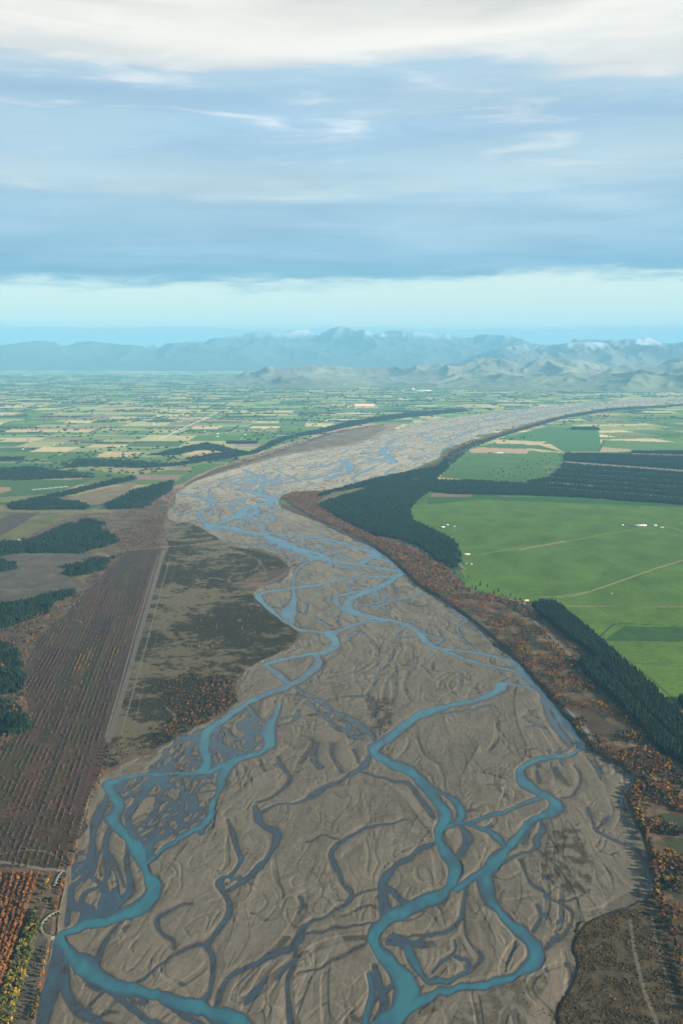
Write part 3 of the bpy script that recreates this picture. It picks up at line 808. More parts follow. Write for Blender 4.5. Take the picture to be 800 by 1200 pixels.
# gravel bed
lum = C @ np.array((.3, .5, .2), np.float32)
greenness = C[..., 1] / (C[..., 0] + C[..., 2] * .3 + 1e-4)
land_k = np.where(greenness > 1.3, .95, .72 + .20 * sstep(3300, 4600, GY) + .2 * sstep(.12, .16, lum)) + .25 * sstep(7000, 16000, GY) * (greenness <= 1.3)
gv = 1 + TONE + 0.10 * fbm(FX / 90, FY / 230, 100, 3) + 0.05 * noise(FX / 9, FY / 40, 105)
gh = sstep(0.0, 0.40, Z)
bed_c = np.empty_like(C)
dry = np.array((.245, .212, .158), np.float32)
damp = np.array((.105, .095, .080), np.float32)
bed_c[:] = damp + (dry - damp) * gh[..., None]
bed_c *= gv[..., None]
lam = noise(FX / 5.5 + 2.2 * noise(FX / 60, FY / 150, 121), FY / 70 + 1.5 * noise(FX / 90, FY / 160, 122), 123) + .6 * noise(FX / 2.8 + 3 * noise(FX / 60, FY / 150, 121), FY / 40, 124)
bed_c *= (1 + .13 * lam * (1 - sstep(3500, 7000, GY)))[..., None]
bank_lit = sstep(.45, .8, Z) * (1 - sstep(1.0, 1.35, Z))
bed_c *= (1 + .10 * bank_lit)[..., None]  # bank slopes painted lighter, standing in for sunlit cut banks
# pale silt drapes and brown weed on higher bars
silt = sstep(0.28, 0.45, fbm(FX / 50, FY / 120, 110, 3)) * sstep(.2, .9, Z)
mixc(bed_c, silt * 0.4, (.29, .245, .18))
weed = sstep(0.25, 0.5, fbm(FX / 90, FY / 150, 115, 4)) * sstep(1.2, 1.7, Z)
mixc(bed_c, weed * 0.3, (.13, .10, .062))
for poly, am in [([(640, 975), (680, 965), (695, 1010), (690, 1050), (655, 1050), (632, 1015)], .75), ([(425, 815), (460, 818), (462, 840), (448, 862), (432, 855)], .8), ([(292, 640), (345, 655), (352, 668), (320, 665), (285, 655)], .9),
                 ([(300, 668), (335, 668), (332, 684), (300, 682)], .8), ([(560, 1165), (640, 1140), (650, 1200), (600, 1230), (500, 1215)], .5), ([(500, 1165), (520, 1160), (515, 1185), (490, 1190)], .7), ([(196, 592), (215, 590), (222, 598), (200, 602)], .8),
                 ([(395, 545), (430, 540), (425, 555), (400, 560)], .4), ([(570, 920), (590, 918), (585, 930), (572, 930)], .5)]:
    pw = W(poly)
    m = inpoly(WX, WY, pw) & (Z > 0.25)
    n = sstep(-0.25, 0.25, fbm(GX / 22, GY / 30, 118, 4))
    mixc(bed_c, m * am * n, (.075, .055, .034))
far_pale = .76 + .38 * sstep(2400, 5500, GY) + 1.25 * sstep(5000, 9000, GY)  # gravel colour painted darker near and lighter far, standing in for light
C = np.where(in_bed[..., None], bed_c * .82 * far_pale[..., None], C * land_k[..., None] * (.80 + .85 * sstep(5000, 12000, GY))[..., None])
stroke([(655, 1110), (648, 1135), (655, 1155), (632, 1185), (628, 1215)], (.20, .165, .12), 22, land_only=False, alpha=.6)
stroke([(0, 1020), (0, 1021)], (.2, .2, .2), 1)
# dark strip painted along the outer bank, as shade of the scarp
bk = (1 - sstep(1.0, 3.5, bank_d / np.clip(MPP / 1.4, 1, 5))) * (~in_bed) * (GY < 9000)
mixc(C, bk * 0.3 * sstep(2000, 2300, GY), (.075, .055, .04))

print('ground mesh', NR, NC)
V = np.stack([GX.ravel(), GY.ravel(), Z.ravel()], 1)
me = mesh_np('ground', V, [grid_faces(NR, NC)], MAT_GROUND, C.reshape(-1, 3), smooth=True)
va = me.attributes.new('Var', 'FLOAT', 'POINT')
va.data.foreach_set('value', np.where(in_bed, .6, 1.0).astype(np.float32).ravel())
ground = tag(link('ground', me), kind='structure')


def bilin(x, y):
    """ground height at world points"""
    x, y = np.asarray(x, float), np.asarray(y, float)
    r = np.clip(np.searchsorted(Yr, y) - 1, 0, NR - 2)
    u = x * F / np.maximum(depth_at(y), 700) + 400
    c = np.clip(np.searchsorted(u_cols, u) - 1, 0, NC - 2)
    return np.minimum(np.minimum(Z[r, c], Z[r + 1, c]), np.minimum(Z[r, c + 1], Z[r + 1, c + 1]))


def red_at(x, y):
    r = np.clip(np.searchsorted(Yr, y), 0, NR - 1)
    c = np.clip(np.searchsorted(u_cols, x * F / np.maximum(depth_at(y), 700) + 400), 0, NC - 1)
    return C[r, c, 0]


# ------------------------------------------------------------------ river water
wet = (Z < 0.04) & in_bed
cell = wet[:-1, :-1] | wet[1:, :-1] | wet[:-1, 1:] | wet[1:, 1:]
ids = np.flatnonzero(cell.ravel())
r, c = ids // (NC - 1), ids % (NC - 1)
a = r * NC + c
q = np.stack([a, a + 1, a + NC + 1, a + NC], 1)
used, inv = np.unique(q, return_inverse=True)
q = inv.reshape(-1, 4)
wx, wy, wz = GX.ravel()[used], GY.ravel()[used], Z.ravel()[used]
dpt = np.clip(-wz, 0, 2)
fl = FLOW.ravel()[used]
streak = 0.5 + 0.8 * fbm((wx - mid_x(wy)) / 22, wy / 48, 130, 4) + 0.5 * noise((wx - mid_x(wy)) / 60, wy / 120, 133)
k = np.clip(0.40 * sstep(0.15, 1.2, dpt) + 0.48 * sstep(0.1, 1.0, fl) + 0.60 * (streak - 0.55) * sstep(.05, .5, dpt), 0, 1)
shallow = np.array((.047, .066, .084))
mid = np.array((.038, .105, .138))
deep = np.array((.042, .165, .195))
wc = np.where(k[:, None] < .5, shallow + (mid - shallow) * (k[:, None] * 2), mid + (deep - mid) * (k[:, None] * 2 - 1))
bedc = C.reshape(-1, 3)[used] * 0.55
t = sstep(-0.02, 0.15, dpt)[:, None]
wc = bedc * (1 - t) + wc * t
m, N, L, b = new_mat('river_water')
at_ = N.new('ShaderNodeAttribute')
at_.attribute_name = 'Col'
L.new(at_.outputs['Color'], b.inputs['Base Color'])
b.inputs['Roughness'].default_value = 0.14
b.inputs['IOR'].default_value = 1.33
geo = N.new('ShaderNodeNewGeometry')
nz = N.new('ShaderNodeTexNoise')
nz.inputs['Scale'].default_value = 0.25
nz.inputs['Detail'].default_value = 4
bp = N.new('ShaderNodeBump')
bp.inputs['Strength'].default_value = 0.25
bp.inputs['Distance'].default_value = 0.3
L.new(geo.outputs['Position'], nz.inputs['Vector'])
L.new(nz.outputs['Fac'], bp.inputs['Height'])
L.new(bp.outputs[0], b.inputs['Normal'])
me = mesh_np('river_water', np.stack([wx, wy, np.zeros_like(wx)], 1), [q], m, wc, smooth=True)
tag(link('river_water', me), kind='structure')

# ------------------------------------------------------------------ mountains and foothills
print('mountains')


def ridged(x, y, seed, octv=5):
    s, a, n, w = 0, 1.0, 0, 1.0
    for o in range(octv):
        r = 1 - np.abs(noise(x, y, seed + o)) * 1.9
        r = np.clip(r, 0, 1) ** 2
        s = s + a * r * w
        w = np.clip(r * 1.6, 0, 1)
        n += a
        a *= 0.5
        x, y = x * 2.02 + 3.1, y * 2.02 - 1.7
    return s / n


def h_for(v, Y):
    return CAM_H + (411.5 - v) / F * Y


def range_mesh(name, y0, y1, ycrest, prof, base_w, seed, amp, scale, rock, grass, snow_z, nx=700, ny=150, snow=(.36, .40, .46), sink=25):
    us = np.linspace(-160, 960, nx)
    ys = np.linspace(y0, y1, ny)
    Y = np.repeat(ys[:, None], nx, 1)
    X = (us[None, :] - 400) / F * Y
    pu, pv = np.array(prof, float).T
    crest = h_for(np.interp(us, pu, pv), ycrest)[None, :]
    yc = ycrest + 2600 * fbm(X / 9000, Y / 90000, seed + 9, 2)
    env = np.clip(1 - np.abs(Y - yc) / base_w, 0, 1)
    env = sstep(0, 1, env) * 0.75 + env * 0.25
    rg = ridged(X / scale, Y / scale / 1.2, seed, 5)
    z = crest * env * (1 - amp + amp * 1.9 * rg) - sink + 60 * rg * env
    z = np.minimum(z, crest * 1.0)
    zz = z / (crest + 1)
    sl = np.hypot(np.gradient(z, axis=1) / np.gradient(X, axis=1), np.gradient(z, axis=0) / np.gradient(Y, axis=0))
    cc = np.zeros(z.shape + (3,), np.float32)
    cc[:] = grass
    mixc(cc, sstep(0.45, 0.75, sl + 0.25 * noise(X / 700, Y / 700, seed + 20)), rock)
    if snow_z:
        mixc(cc, sstep(snow_z - 180, snow_z + 220, z + 220 * noise(X / 600, Y / 600, seed + 21)), snow)
    me = mesh_np(name, np.stack([X.ravel(), Y.ravel(), z.ravel()], 1), [grid_faces(ny, nx)], MAT_HILL, cc.reshape(-1, 3), smooth=True)
    return tag(link(name, me), kind='structure')


range_mesh('mountains', 52000, 76000, 63000, [(-160, 404), (0, 405), (25, 402), (50, 399), (75, 400.5), (110, 399.5), (165, 404.5), (215, 401), (260, 396), (300, 389), (330, 389.5), (365, 384), (382, 386), (397, 383), (430, 387),
                                               (460, 387), (511, 392), (566, 391.5), (600, 394), (630, 392), (680, 397), (760, 402), (960, 402)], 11000, 200, 0.34, 5200, (.08, .10, .13), (.10, .11, .10), 1900)
range_mesh('mountain_range', 40000, 56000, 48000, [(-160, 440), (430, 440), (500, 432), (560, 414), (590, 406), (621, 402), (645, 404), (672, 400), (700, 401), (715, 396), (740, 398), (757, 395), (796, 395), (850, 398), (960, 400)],
           8500, 230, 0.42, 3600, (.14, .14, .13), (.20, .18, .13), 1250)
range_mesh('hills', 27500, 42000, 35000, [(-160, 441), (230, 441), (280, 436), (310, 429), (350, 424), (385, 427), (420, 431), (460, 428), (500, 424), (540, 421), (562, 414), (585, 418), (610, 421), (643, 419), (672, 417), (700, 423), (725, 421), (749, 419), (775, 421), (800, 417), (880, 418), (960, 420)],
           7200, 260, 0.36, 3000, (.15, .15, .10), (.27, .25, .17), None, ny=220, sink=125)
range_mesh('foothills', 23500, 33500, 28500, [(-160, 449), (250, 449), (300, 446), (330, 440), (365, 437), (400, 441), (440, 446), (520, 444), (560, 438), (600, 435), (640, 437), (690, 433), (735, 430), (770, 434), (810, 430), (880, 432), (960, 434)],
           4700, 290, 0.34, 2700, (.10, .13, .07), (.21, .22, .12), None, ny=200, sink=110)

# ------------------------------------------------------------------ tree prototypes (numpy templates: V, tris, per-vertex shade 0..1)
def tpl_join(parts):
    V, T, S, n = [], [], [], 0
    for v, t, s in parts:
        V.append(v)
        T.append(t + n)
        S.append(s)
        n += len(v)
    return np.vstack(V), np.vstack(T), np.concatenate(S)


def tpl_conifer(tiers, pts, seed, slim=0.19):
    r = np.random.default_rng(seed)
    parts = []
    for k in range(tiers):
        f0 = k / tiers
        zb_, zt = 0.10 + 0.86 * f0, min(1.0, 0.10 + 0.86 * f0 + 1.9 * 0.86 / tiers)
        rad = slim * (1 - f0) ** 0.8 * r.uniform(.85, 1.12) + 0.015
        n = pts * 2 if tiers > 4 else pts
        an = np.arange(n) * 2 * np.pi / n + r.uniform(0, 6)
        rr = rad * np.where(np.arange(n) % 2 == 0, r.uniform(.9, 1.25, n), r.uniform(.55, .75, n) if tiers > 4 else r.uniform(.8, 1.1, n))
        v = np.stack([rr * np.cos(an), rr * np.sin(an), zb_ + r.uniform(-.02, .02, n)], 1)
        v = np.vstack([v, [[r.uniform(-.01, .01), r.uniform(-.01, .01), zt]]])
        t = np.array([(i, (i + 1) % n, n) for i in range(n)])
        parts.append((v, t, np.concatenate([r.uniform(.8, 1.15, n), [r.uniform(.9, 1.25)]])))
    return tpl_join(parts)


def tpl_leafy(n, seed, rx=.36, z0=.18, z1=1.0, size=.13, lobes=6, fl=.8):
    """crown of loose leaf clumps gathered in uneven lobes"""
    r = np.random.default_rng(seed)
    lc = []
    for k in range(lobes):
        a, h = r.uniform(0, 6.28), r.uniform(0, 1)
        d = rx * r.uniform(.15, .75) * (1 - .5 * h)
        lc.append((d * math.cos(a), d * math.sin(a), z0 + (z1 - z0) * (.25 + .6 * h), rx * r.uniform(.38, .62) * (1 - .3 * h)))
    lc = np.array(lc)
    w = r.integers(0, lobes, n)
    dirs = r.normal(size=(n, 3))
    dirs /= np.linalg.norm(dirs, axis=1)[:, None]
    rad = lc[w, 3] * r.uniform(.55, 1.05, n)
    c = lc[w, :3] + dirs * rad[:, None] * np.array([1, 1, fl])
    nrm = dirs + r.normal(scale=.55, size=(n, 3))
    nrm /= np.linalg.norm(nrm, axis=1)[:, None]
    t1 = np.cross(nrm, r.normal(size=(n, 3)))
    t1 /= np.linalg.norm(t1, axis=1)[:, None] + 1e-9
    t2 = np.cross(nrm, t1)
    sz = size * r.uniform(.6, 1.3, n)[:, None]
    p = np.stack([c + t1 * sz, c - t1 * sz * .6 + t2 * sz * .9, c - t1 * sz * .6 - t2 * sz * .9], 1)
    sh = np.repeat(r.uniform(.72, 1.28, n), 3)
    return p.reshape(-1, 3), np.arange(3 * n).reshape(-1, 3), sh


def tpl_bush(seed, n=7):
    """low uneven dome"""
    r = np.random.default_rng(seed)
    an = np.arange(n) * 2 * np.pi / n
    lo = np.stack([np.cos(an) * r.uniform(.4, .62, n), np.sin(an) * r.uniform(.4, .62, n), np.full(n, -.05)], 1)
    up = np.stack([np.cos(an + .4) * r.uniform(.25, .45, n), np.sin(an + .4) * r.uniform(.25, .45, n), r.uniform(.5, .85, n)], 1)
    v = np.vstack([lo, up, [[0, 0, r.uniform(.8, 1.05)]]])
    t = []
    for i in range(n):
        j = (i + 1) % n
        t += [(i, j, n + j), (i, n + j, n + i), (n + i, n + j, 2 * n)]
    return v, np.array(t), r.uniform(.75, 1.25, len(v))


def tpl_trunk(seed, h=.55, r0=.022, limbs=5, spread=.22, top=None):
    r = np.random.default_rng(seed)
    parts = []

    def rod(a, b, ra, rb, n=6):
        a, b = np.array(a, float), np.array(b, float)
        d = (b - a) / np.linalg.norm(b - a)
        e1 = np.cross(d, [0.3, 1, .2])
        e1 /= np.linalg.norm(e1)
        e2 = np.cross(d, e1)
        an = np.arange(n) * 2 * np.pi / n
        ring = np.cos(an)[:, None] * e1 + np.sin(an)[:, None] * e2
        v = np.vstack([a + ring * ra, b + ring * rb])
        t = []
        for i in range(n):
            j = (i + 1) % n
            t += [(i, j, n + j), (i, n + j, n + i)]
        parts.append((v, np.array(t), np.ones(len(v))))
    rod((0, 0, -.03), (0, 0, h), r0, r0 * .55)
    for k in range(limbs):
        a = k * 2.4 + r.uniform(-.4, .4)
        z = h * (.45 + .5 * k / max(limbs, 1))
        rod((0, 0, z), (math.cos(a) * spread, math.sin(a) * spread, z + spread * r.uniform(.9, 1.5)), r0 * .5, r0 * .18, 5)
    if top:
        rod((0, 0, h), (0, 0, top), r0 * .55, r0 * .15, 5)
    return tpl_join(parts)


def scatter_mesh(name, pos, size, width, tpls, colors, mat, base=None):
    colors = np.asarray(colors) * .62
    """many plants written into ONE mass mesh"""
    n = len(pos)
    which = rng.integers(0, len(tpls), n)
    Vs, Ts, Cs_, off = [], [], [], 0
    for k, (tv, tt, ts) in enumerate(tpls):
        m = np.flatnonzero(which == k)
        if not len(m):
            continue
        a = rng.uniform(0, 6.283, len(m))
        ca, sa = np.cos(a)[:, None], np.sin(a)[:, None]
        x = (tv[None, :, 0] * ca - tv[None, :, 1] * sa) * (size[m] * width[m])[:, None] + pos[m, 0][:, None]
        y = (tv[None, :, 0] * sa + tv[None, :, 1] * ca) * (size[m] * width[m])[:, None] + pos[m, 1][:, None]
        z = tv[None, :, 2] * size[m][:, None] + pos[m, 2][:, None]
        Vs.append(np.stack([x, y, z], 2).reshape(-1, 3))
        Ts.append((tt[None] + (np.arange(len(m)) * len(tv))[:, None, None] + off).reshape(-1, 3))
        Cs_.append((colors[m][:, None, :] * ts[None, :, None]).reshape(-1, 3))
        off += len(m) * len(tv)
    me = mesh_np(name, np.vstack(Vs), [np.vstack(Ts)], mat, np.vstack(Cs_))
    return link(name, me)


def fill(poly_px, spacing, jitter=.42, dens=None, keep=1.0, world=False, rag=0.0):
    pw = W(poly_px) if not world else poly_px
    x0, x1, y0, y1 = pw[:, 0].min(), pw[:, 0].max(), pw[:, 1].min(), pw[:, 1].max()
    gx, gy = np.meshgrid(np.arange(x0, x1, spacing), np.arange(y0, y1, spacing))
    gx = gx.ravel() + rng.uniform(-jitter, jitter, gx.size) * spacing
    gy = gy.ravel() + rng.uniform(-jitter, jitter, gy.size) * spacing
    m = inpoly(gx + rag * 2 * noise(gx / 70, gy / 70, 190) + rag * noise(gx / 20, gy / 20, 191), gy + rag * 3 * noise(gx / 60, gy / 60, 192), pw) & (rng.uniform(size=gx.size) < keep)
    if dens is not None:
        m &= dens(gx, gy)
    x, y = gx[m], gy[m]
    u = x * F / depth_at(y) + 400
    k = (u > -45) & (u < 845)
    x, y = x[k], y[k]
    return np.stack([x, y, bilin(x, y)], 1)


CON_LO = [tpl_conifer(3, 6, 50 + k, .26) for k in range(5)]
CON_HI = [tpl_conifer(9, 6, 60 + k, .20) for k in range(4)]
LEAF_LO = [tpl_leafy(26, 70 + k, size=.22, lobes=5) for k in range(6)]
LEAF_HI = [tpl_leafy(190, 80 + k, size=.085, lobes=8) for k in range(4)]
POP_LO = [tpl_leafy(18, 90 + k, rx=.15, z0=.1, size=.10, lobes=6, fl=1.6) for k in range(4)]
POP_HI = [tpl_leafy(120, 95 + k, rx=.15, z0=.08, size=.05, lobes=9, fl=1.7) for k in range(3)]
BUSH = [tpl_bush(110 + k) for k in range(5)]

CONIF = np.array((.022, .044, .026))
AUT = {'orange': (.50, .20, .045), 'russet': (.30, .135, .06), 'golden': (.52, .34, .05), 'pink brown': (.33, .19, .125), 'bare grey': (.19, .145, .11), 'olive': (.16, .17, .05), 'dark green': (.035, .055, .025)}

INDIV = []       # (kind, x, y, z, height, width, colour name, label, group)


def mass(name, P, hs, ws, tpls, cols_, mat=None, **kw):
    if len(P):
        tag(scatter_mesh(name, P, hs, ws, tpls, cols_, mat or MAT_CANOPY), kind='stuff')


# conifer stands
print('stands')
near_con = []
stand_no = 0
for k, p in FOREST.items():
    sp, hgt = {'H': (6.6, 23), 'G': (13, 21), 'F': (12, 18)}[k[0]]
    if k in ('G2', 'G3', 'G3b', 'G3c'):
        sp = 16
    if k in ('F8', 'F9', 'F10', 'F11', 'F12', 'F13', 'G5'):
        sp, hgt = 19, 16
    if k in ('F4', 'F5', 'F5b'):
        sp, hgt = 8.5, 17
    if k in ('F1', 'F2', 'F3'):
        sp, hgt = 10, 18
    dens = None
    if k in ('F3', 'F5', 'F5b', 'F7', 'F10', 'F13', 'F11', 'F9', 'F8'):
        thr = {'F5': -.12, 'F5b': 0.0, 'F3': -.1}.get(k, -.05)
        dens = lambda x, y, thr=thr: fbm(x / 70, y / 90, 140, 3) > thr
    if k in ('F1', 'F4', 'F6'):
        dens = lambda x, y: fbm(x / 60, y / 110, 141, 3) > -.17
    if k == 'H1':
        q0, q1 = np.array(at(702, 782)), np.array(at(808, 893))

        def dens(x, y):
            d, _ = seg_dist(x, y, q0, q1)
            e, _ = seg_dist(x, y, np.array(at(676, 777)), np.array(at(730, 778)))
            return (d > 5) & (e > 7)
    if k in ('G3b', 'G2'):
        lines_ = [(np.array(at(640 + 3 * q_, 547.5 + 6.3 * q_)), np.array(at(860, 562 + 6.8 * q_))) for q_ in range(5)]
        dens = lambda x, y: np.min([seg_dist(x, y, a_, b_)[0] for a_, b_ in lines_], axis=0) > 62
    P = fill(p, sp, dens=dens, rag=3 if k[0] == 'H' else (11 if k[0] == 'G' else 16))
    if not len(P):
        continue
    hs = hgt * rng.uniform(.82, 1.15, len(P))
    if k == 'H1':
        hs = hs * (1 + .12 * noise(P[:, 0] / 90, P[:, 1] / 140, 7))
    shade = rng.uniform(.75, 1.3, len(P)) * (1 + .25 * noise(P[:, 0] / 160, P[:, 1] / 200, 9))
    cc = CONIF[None] * shade[:, None]
    if k[0] == 'H':
        near_con.append((P, hs, cc))
        continue
    wd = np.full(len(P), 1.0 if sp < 12 else (1.25 if sp < 15 else 1.5)) * rng.uniform(.85, 1.2, len(P))
    mass('conifer_forest' if len(P) > 60 else 'conifer_copse', P, hs, wd, CON_LO, cc)

# trees at the plantation by the river: the nearest as individuals
P = np.vstack([a[0] for a in near_con])
hs = np.concatenate([a[1] for a in near_con])
cc = np.vstack([a[2] for a in near_con])
u = P[:, 0] * F / depth_at(P[:, 1]) + 400
order = np.argsort(P[:, 1] + np.where((u < 800), 0, 9000))
first, rest = order[:215], order[215:]
mass('conifer_plantation', P[rest], hs[rest], rng.uniform(.9, 1.2, len(rest)), CON_LO + CON_HI[:2], cc[rest])
for i in first:
    INDIV.append(('conifer', *P[i], hs[i], 1.0, 'dark green', 'dark green pine in the near end of the plantation beside the right bank', 'pines at the near end of the riverside plantation'))


def ppt(u, v):
    x, y = at(u, v)
    return float(x), float(y)


def add_tree(kind, u, v, h, w, colour, label, group):
    x, y = ppt(u, v)
    INDIV.append((kind, x, y, float(bilin(x, y)), h, w, colour, label, group))


# lone conifers edging the field above the right bank
for (u0, v0) in [(533, 675), (540, 682), (545, 687), (549, 680), (553, 690), (558, 693), (562, 688), (567, 696), (572, 691), (577, 699), (583, 695), (590, 702), (597, 700), (603, 706), (608, 704), (596, 711), (610, 712), (588, 708), (571, 703),
                 (556, 700), (548, 696), (616, 716), (622, 722), (627, 717), (541, 692), (529, 681), (524, 676), (604, 718), (615, 725)]:
    add_tree('conifer', u0 + random.uniform(-2, 2), v0 + random.uniform(-1.5, 1.5), random.uniform(14, 25), 1.15, 'dark green', 'dark conifer on the edge between the green field and the russet strip', 'conifers edging the field above the right bank')
for (u0, v0) in [(642, 752), (648, 757), (652, 760), (646, 763), (657, 766), (661, 770), (654, 772), (664, 776), (670, 781), (660, 783), (652, 786), (644, 783), (640, 787), (647, 790), (668, 788), (676, 790), (682, 786), (630, 740), (635, 745), (638, 750)]:
    add_tree('conifer', u0 + random.uniform(-2, 2), v0 + random.uniform(-1.5, 1.5), random.uniform(12, 20), 1.2, 'dark green', 'dark conifer in the loose belt beside the dirt track on the right bank', 'conifers beside the right bank dirt track')
for (u0, v0) in [(722, 868), (728, 866), (733, 872), (738, 867), (742, 873), (748, 870), (756, 905), (764, 908), (771, 902), (779, 908), (786, 903), (793, 911), (789, 920), (797, 925), (782, 929), (792, 935), (774, 918)]:
    add_tree('conifer', u0 + random.uniform(-2, 2), v0 + random.uniform(-1.5, 1.5), random.uniform(12, 20), 1.25, 'dark green', 'dark bushy conifer among the autumn trees below the plantation', 'conifers among the autumn trees on the right bank')
# paddock trees
for (u0, v0) in [(572, 556), (578, 553), (576, 560), (583, 557), (588, 560), (580, 563), (590, 555), (595, 558), (586, 551), (598, 552), (606, 549), (613, 552), (617, 547), (622, 551), (625, 555), (620, 558), (615, 562), (608, 555), (602, 560), (633, 547), (636, 542), (640, 545),
                 (632, 538), (638, 535), (644, 539), (648, 536), (655, 535), (651, 541), (643, 543), (628, 544), (639, 553), (645, 552), (603, 535), (612, 540), (618, 542), (531, 551), (547, 539), (657, 546), (587, 565), (573, 565)]:
    add_tree('shade', u0 + random.uniform(-1, 1), v0 + random.uniform(-.6, .6), random.uniform(15, 22), 1.1, 'dark green', 'dark round paddock tree standing in the pale green field beside the striped forest', 'paddock trees in the pale green field')
for k in range(34):
    add_tree('shade', random.uniform(706, 796), random.uniform(497, 514), random.uniform(14, 20), 1.2, 'dark green', 'dark tree in the loose grove beyond the right bank paddocks', 'loose grove beyond the right bank paddocks')

# autumn trees, right bank: colonies
P = fill(STRIP_R, 8.5, dens=lambda x, y: (fbm(x / 75, y / 120, 150, 3) > -.10 + .14 * sstep(3000, 4200, y)) & (y < 5600))
n = fbm(P[:, 0] / 55, P[:, 1] / 95, 155, 3) + rng.normal(scale=.07, size=len(P))
kinds = np.select([n < -.26, n < -.05, n < .12, n < .22, n < .30], ['golden', 'orange', 'russet', 'pink brown', 'olive'], 'bare grey')
kinds = np.where(rng.uniform(size=len(P)) < .14, 'dark green', kinds)
far_ = P[:, 1] > 3300
kinds = np.where(far_ & (kinds == 'golden'), 'orange', kinds)
hs = rng.uniform(5.5, 11, len(P)) * np.where(P[:, 1] < 2300, 1.15, 1)
hs *= np.where((P[:, 1] > 2600) & (P[:, 1] < 4500), .85, 1)
cc = np.array([AUT[k] for k in kinds]) * rng.uniform(.75, 1.25, len(P))[:, None]
m = P[:, 1] > 3300
cc[m] = (cc[m] * .7 + np.array((.20, .13, .085)) * .3) * 1.15
uu = P[:, 0] * F / depth_at(P[:, 1]) + 400
keep_out = np.zeros(len(P), bool)
for pp in [FOREST['H1'], FOREST['G1'], [(775, 982), (850, 982), (850, 1008), (780, 1000)], [(772, 955), (830, 960), (830, 975), (785, 970)], [(682, 832), (700, 836), (728, 862), (722, 872), (690, 862)], [(668, 745), (672, 744), (702, 775), (693, 777)]]:
    keep_out |= inpoly(P[:, 0], P[:, 1], W(pp))
inb = inpoly(P[:, 0], P[:, 1], bed_poly)
ok = ~keep_out & ~inb
P, hs, cc, kinds, uu = P[ok], hs[ok], cc[ok], kinds[ok], uu[ok]
order = np.argsort(P[:, 1] + np.where(uu < 802, 0, 90000))
first, rest = order[:170], order[170:]
mass('autumn_woodland', P[rest], hs[rest], rng.uniform(.9, 1.3, len(rest)), LEAF_LO, cc[rest])
ADJ = {'golden': 'golden yellow', 'orange': 'bright orange', 'russet': 'rust brown', 'pink brown': 'pinkish brown', 'olive': 'olive green', 'bare grey': 'bare grey', 'dark green': 'dark green'}
for i in first:
    lab = ADJ[kinds[i]] + ' autumn tree in the thicket along the lower right river bank'
    INDIV.append(('broadleaf', *P[i], hs[i] * 1.15, rng.uniform(1.0, 1.3), kinds[i], lab, ADJ[kinds[i]] + ' trees in the lower right bank thicket'))
# strip edge, a tight line of trees right on the bank
p = spline([(739, 935), (750, 968), (757, 990), (765, 1020), (768, 1050), (775, 1075), (788, 1110), (800, 1150), (812, 1190)], 12)
for i, (u0, v0) in enumerate(p):
    c_ = random.choice(['orange', 'russet', 'russet', 'dark green', 'pink brown', 'golden', 'russet'])
    add_tree('broadleaf', u0 + random.uniform(0, 5), v0 + random.uniform(-3, 3), random.uniform(10, 16), 1.05, c_, ADJ[c_] + ' tree in the line on the edge of the right river bank', ADJ[c_] + ' trees lining the right bank edge')
for (u0, v0, c_) in [(734, 936, 'orange'), (748, 943, 'golden'), (751, 952, 'golden'), (757, 948, 'golden'), (763, 950, 'golden'), (768, 947, 'orange'), (792, 1065, 'golden'), (797, 1075, 'golden'), (789, 1080, 'golden'), (786, 1035, 'golden'), (780, 1037, 'golden'), (792, 1040, 'orange'),
                     (770, 928, 'orange'), (776, 923, 'orange'), (765, 920, 'golden'), (796, 1092, 'olive'), (784, 1068, 'olive'), (760, 888, 'orange'), (754, 884, 'golden')]:
    add_tree('broadleaf', u0, v0, random.uniform(11, 16), 1.25, c_, ADJ[c_] + ' broad tree glowing among darker trees near the right bank', 'bright trees near the lower right bank')
# far bank strips of autumn wood
far_strip = [([(330, 585), (342, 578), (372, 576), (380, 583), (372, 590), (392, 606), (440, 631), (470, 640), (470, 662), (430, 634), (365, 606)], 11, .75), ([(418, 568), (445, 561), (490, 550), (516, 540), (512, 548), (450, 563)], 15, .7),
             ([(516, 538), (524, 528), (548, 518), (600, 502), (650, 489), (650, 492), (600, 507), (550, 524), (526, 541)], 20, .7), ([(520, 703), (485, 683), (470, 664), (480, 645), (520, 665), (545, 690)], 10, .5)]
for poly, sp, kp in far_strip:
    P = fill(poly, sp, keep=kp)
    cc = np.array([AUT[random.choice(['russet', 'pink brown', 'pink brown', 'russet', 'bare grey', 'orange', 'olive'])] for _ in P]) * rng.uniform(1.0, 1.5, len(P))[:, None]
    mass('autumn_woodland', P, rng.uniform(7, 12, len(P)), rng.uniform(1, 1.5, len(P)), LEAF_LO, cc)
P = fill([(520, 541), (526, 530), (550, 521), (596, 506), (632, 496), (658, 488), (712, 479), (820, 473), (820, 475), (712, 482), (660, 491), (634, 498.5), (598, 509), (552, 525), (530, 545)], 22, keep=.8)
mass('riverside_woodland', P, rng.uniform(12, 18, len(P)), rng.uniform(1.3, 1.8, len(P)), CON_LO, CONIF[None] * rng.uniform(.8, 1.4, len(P))[:, None])
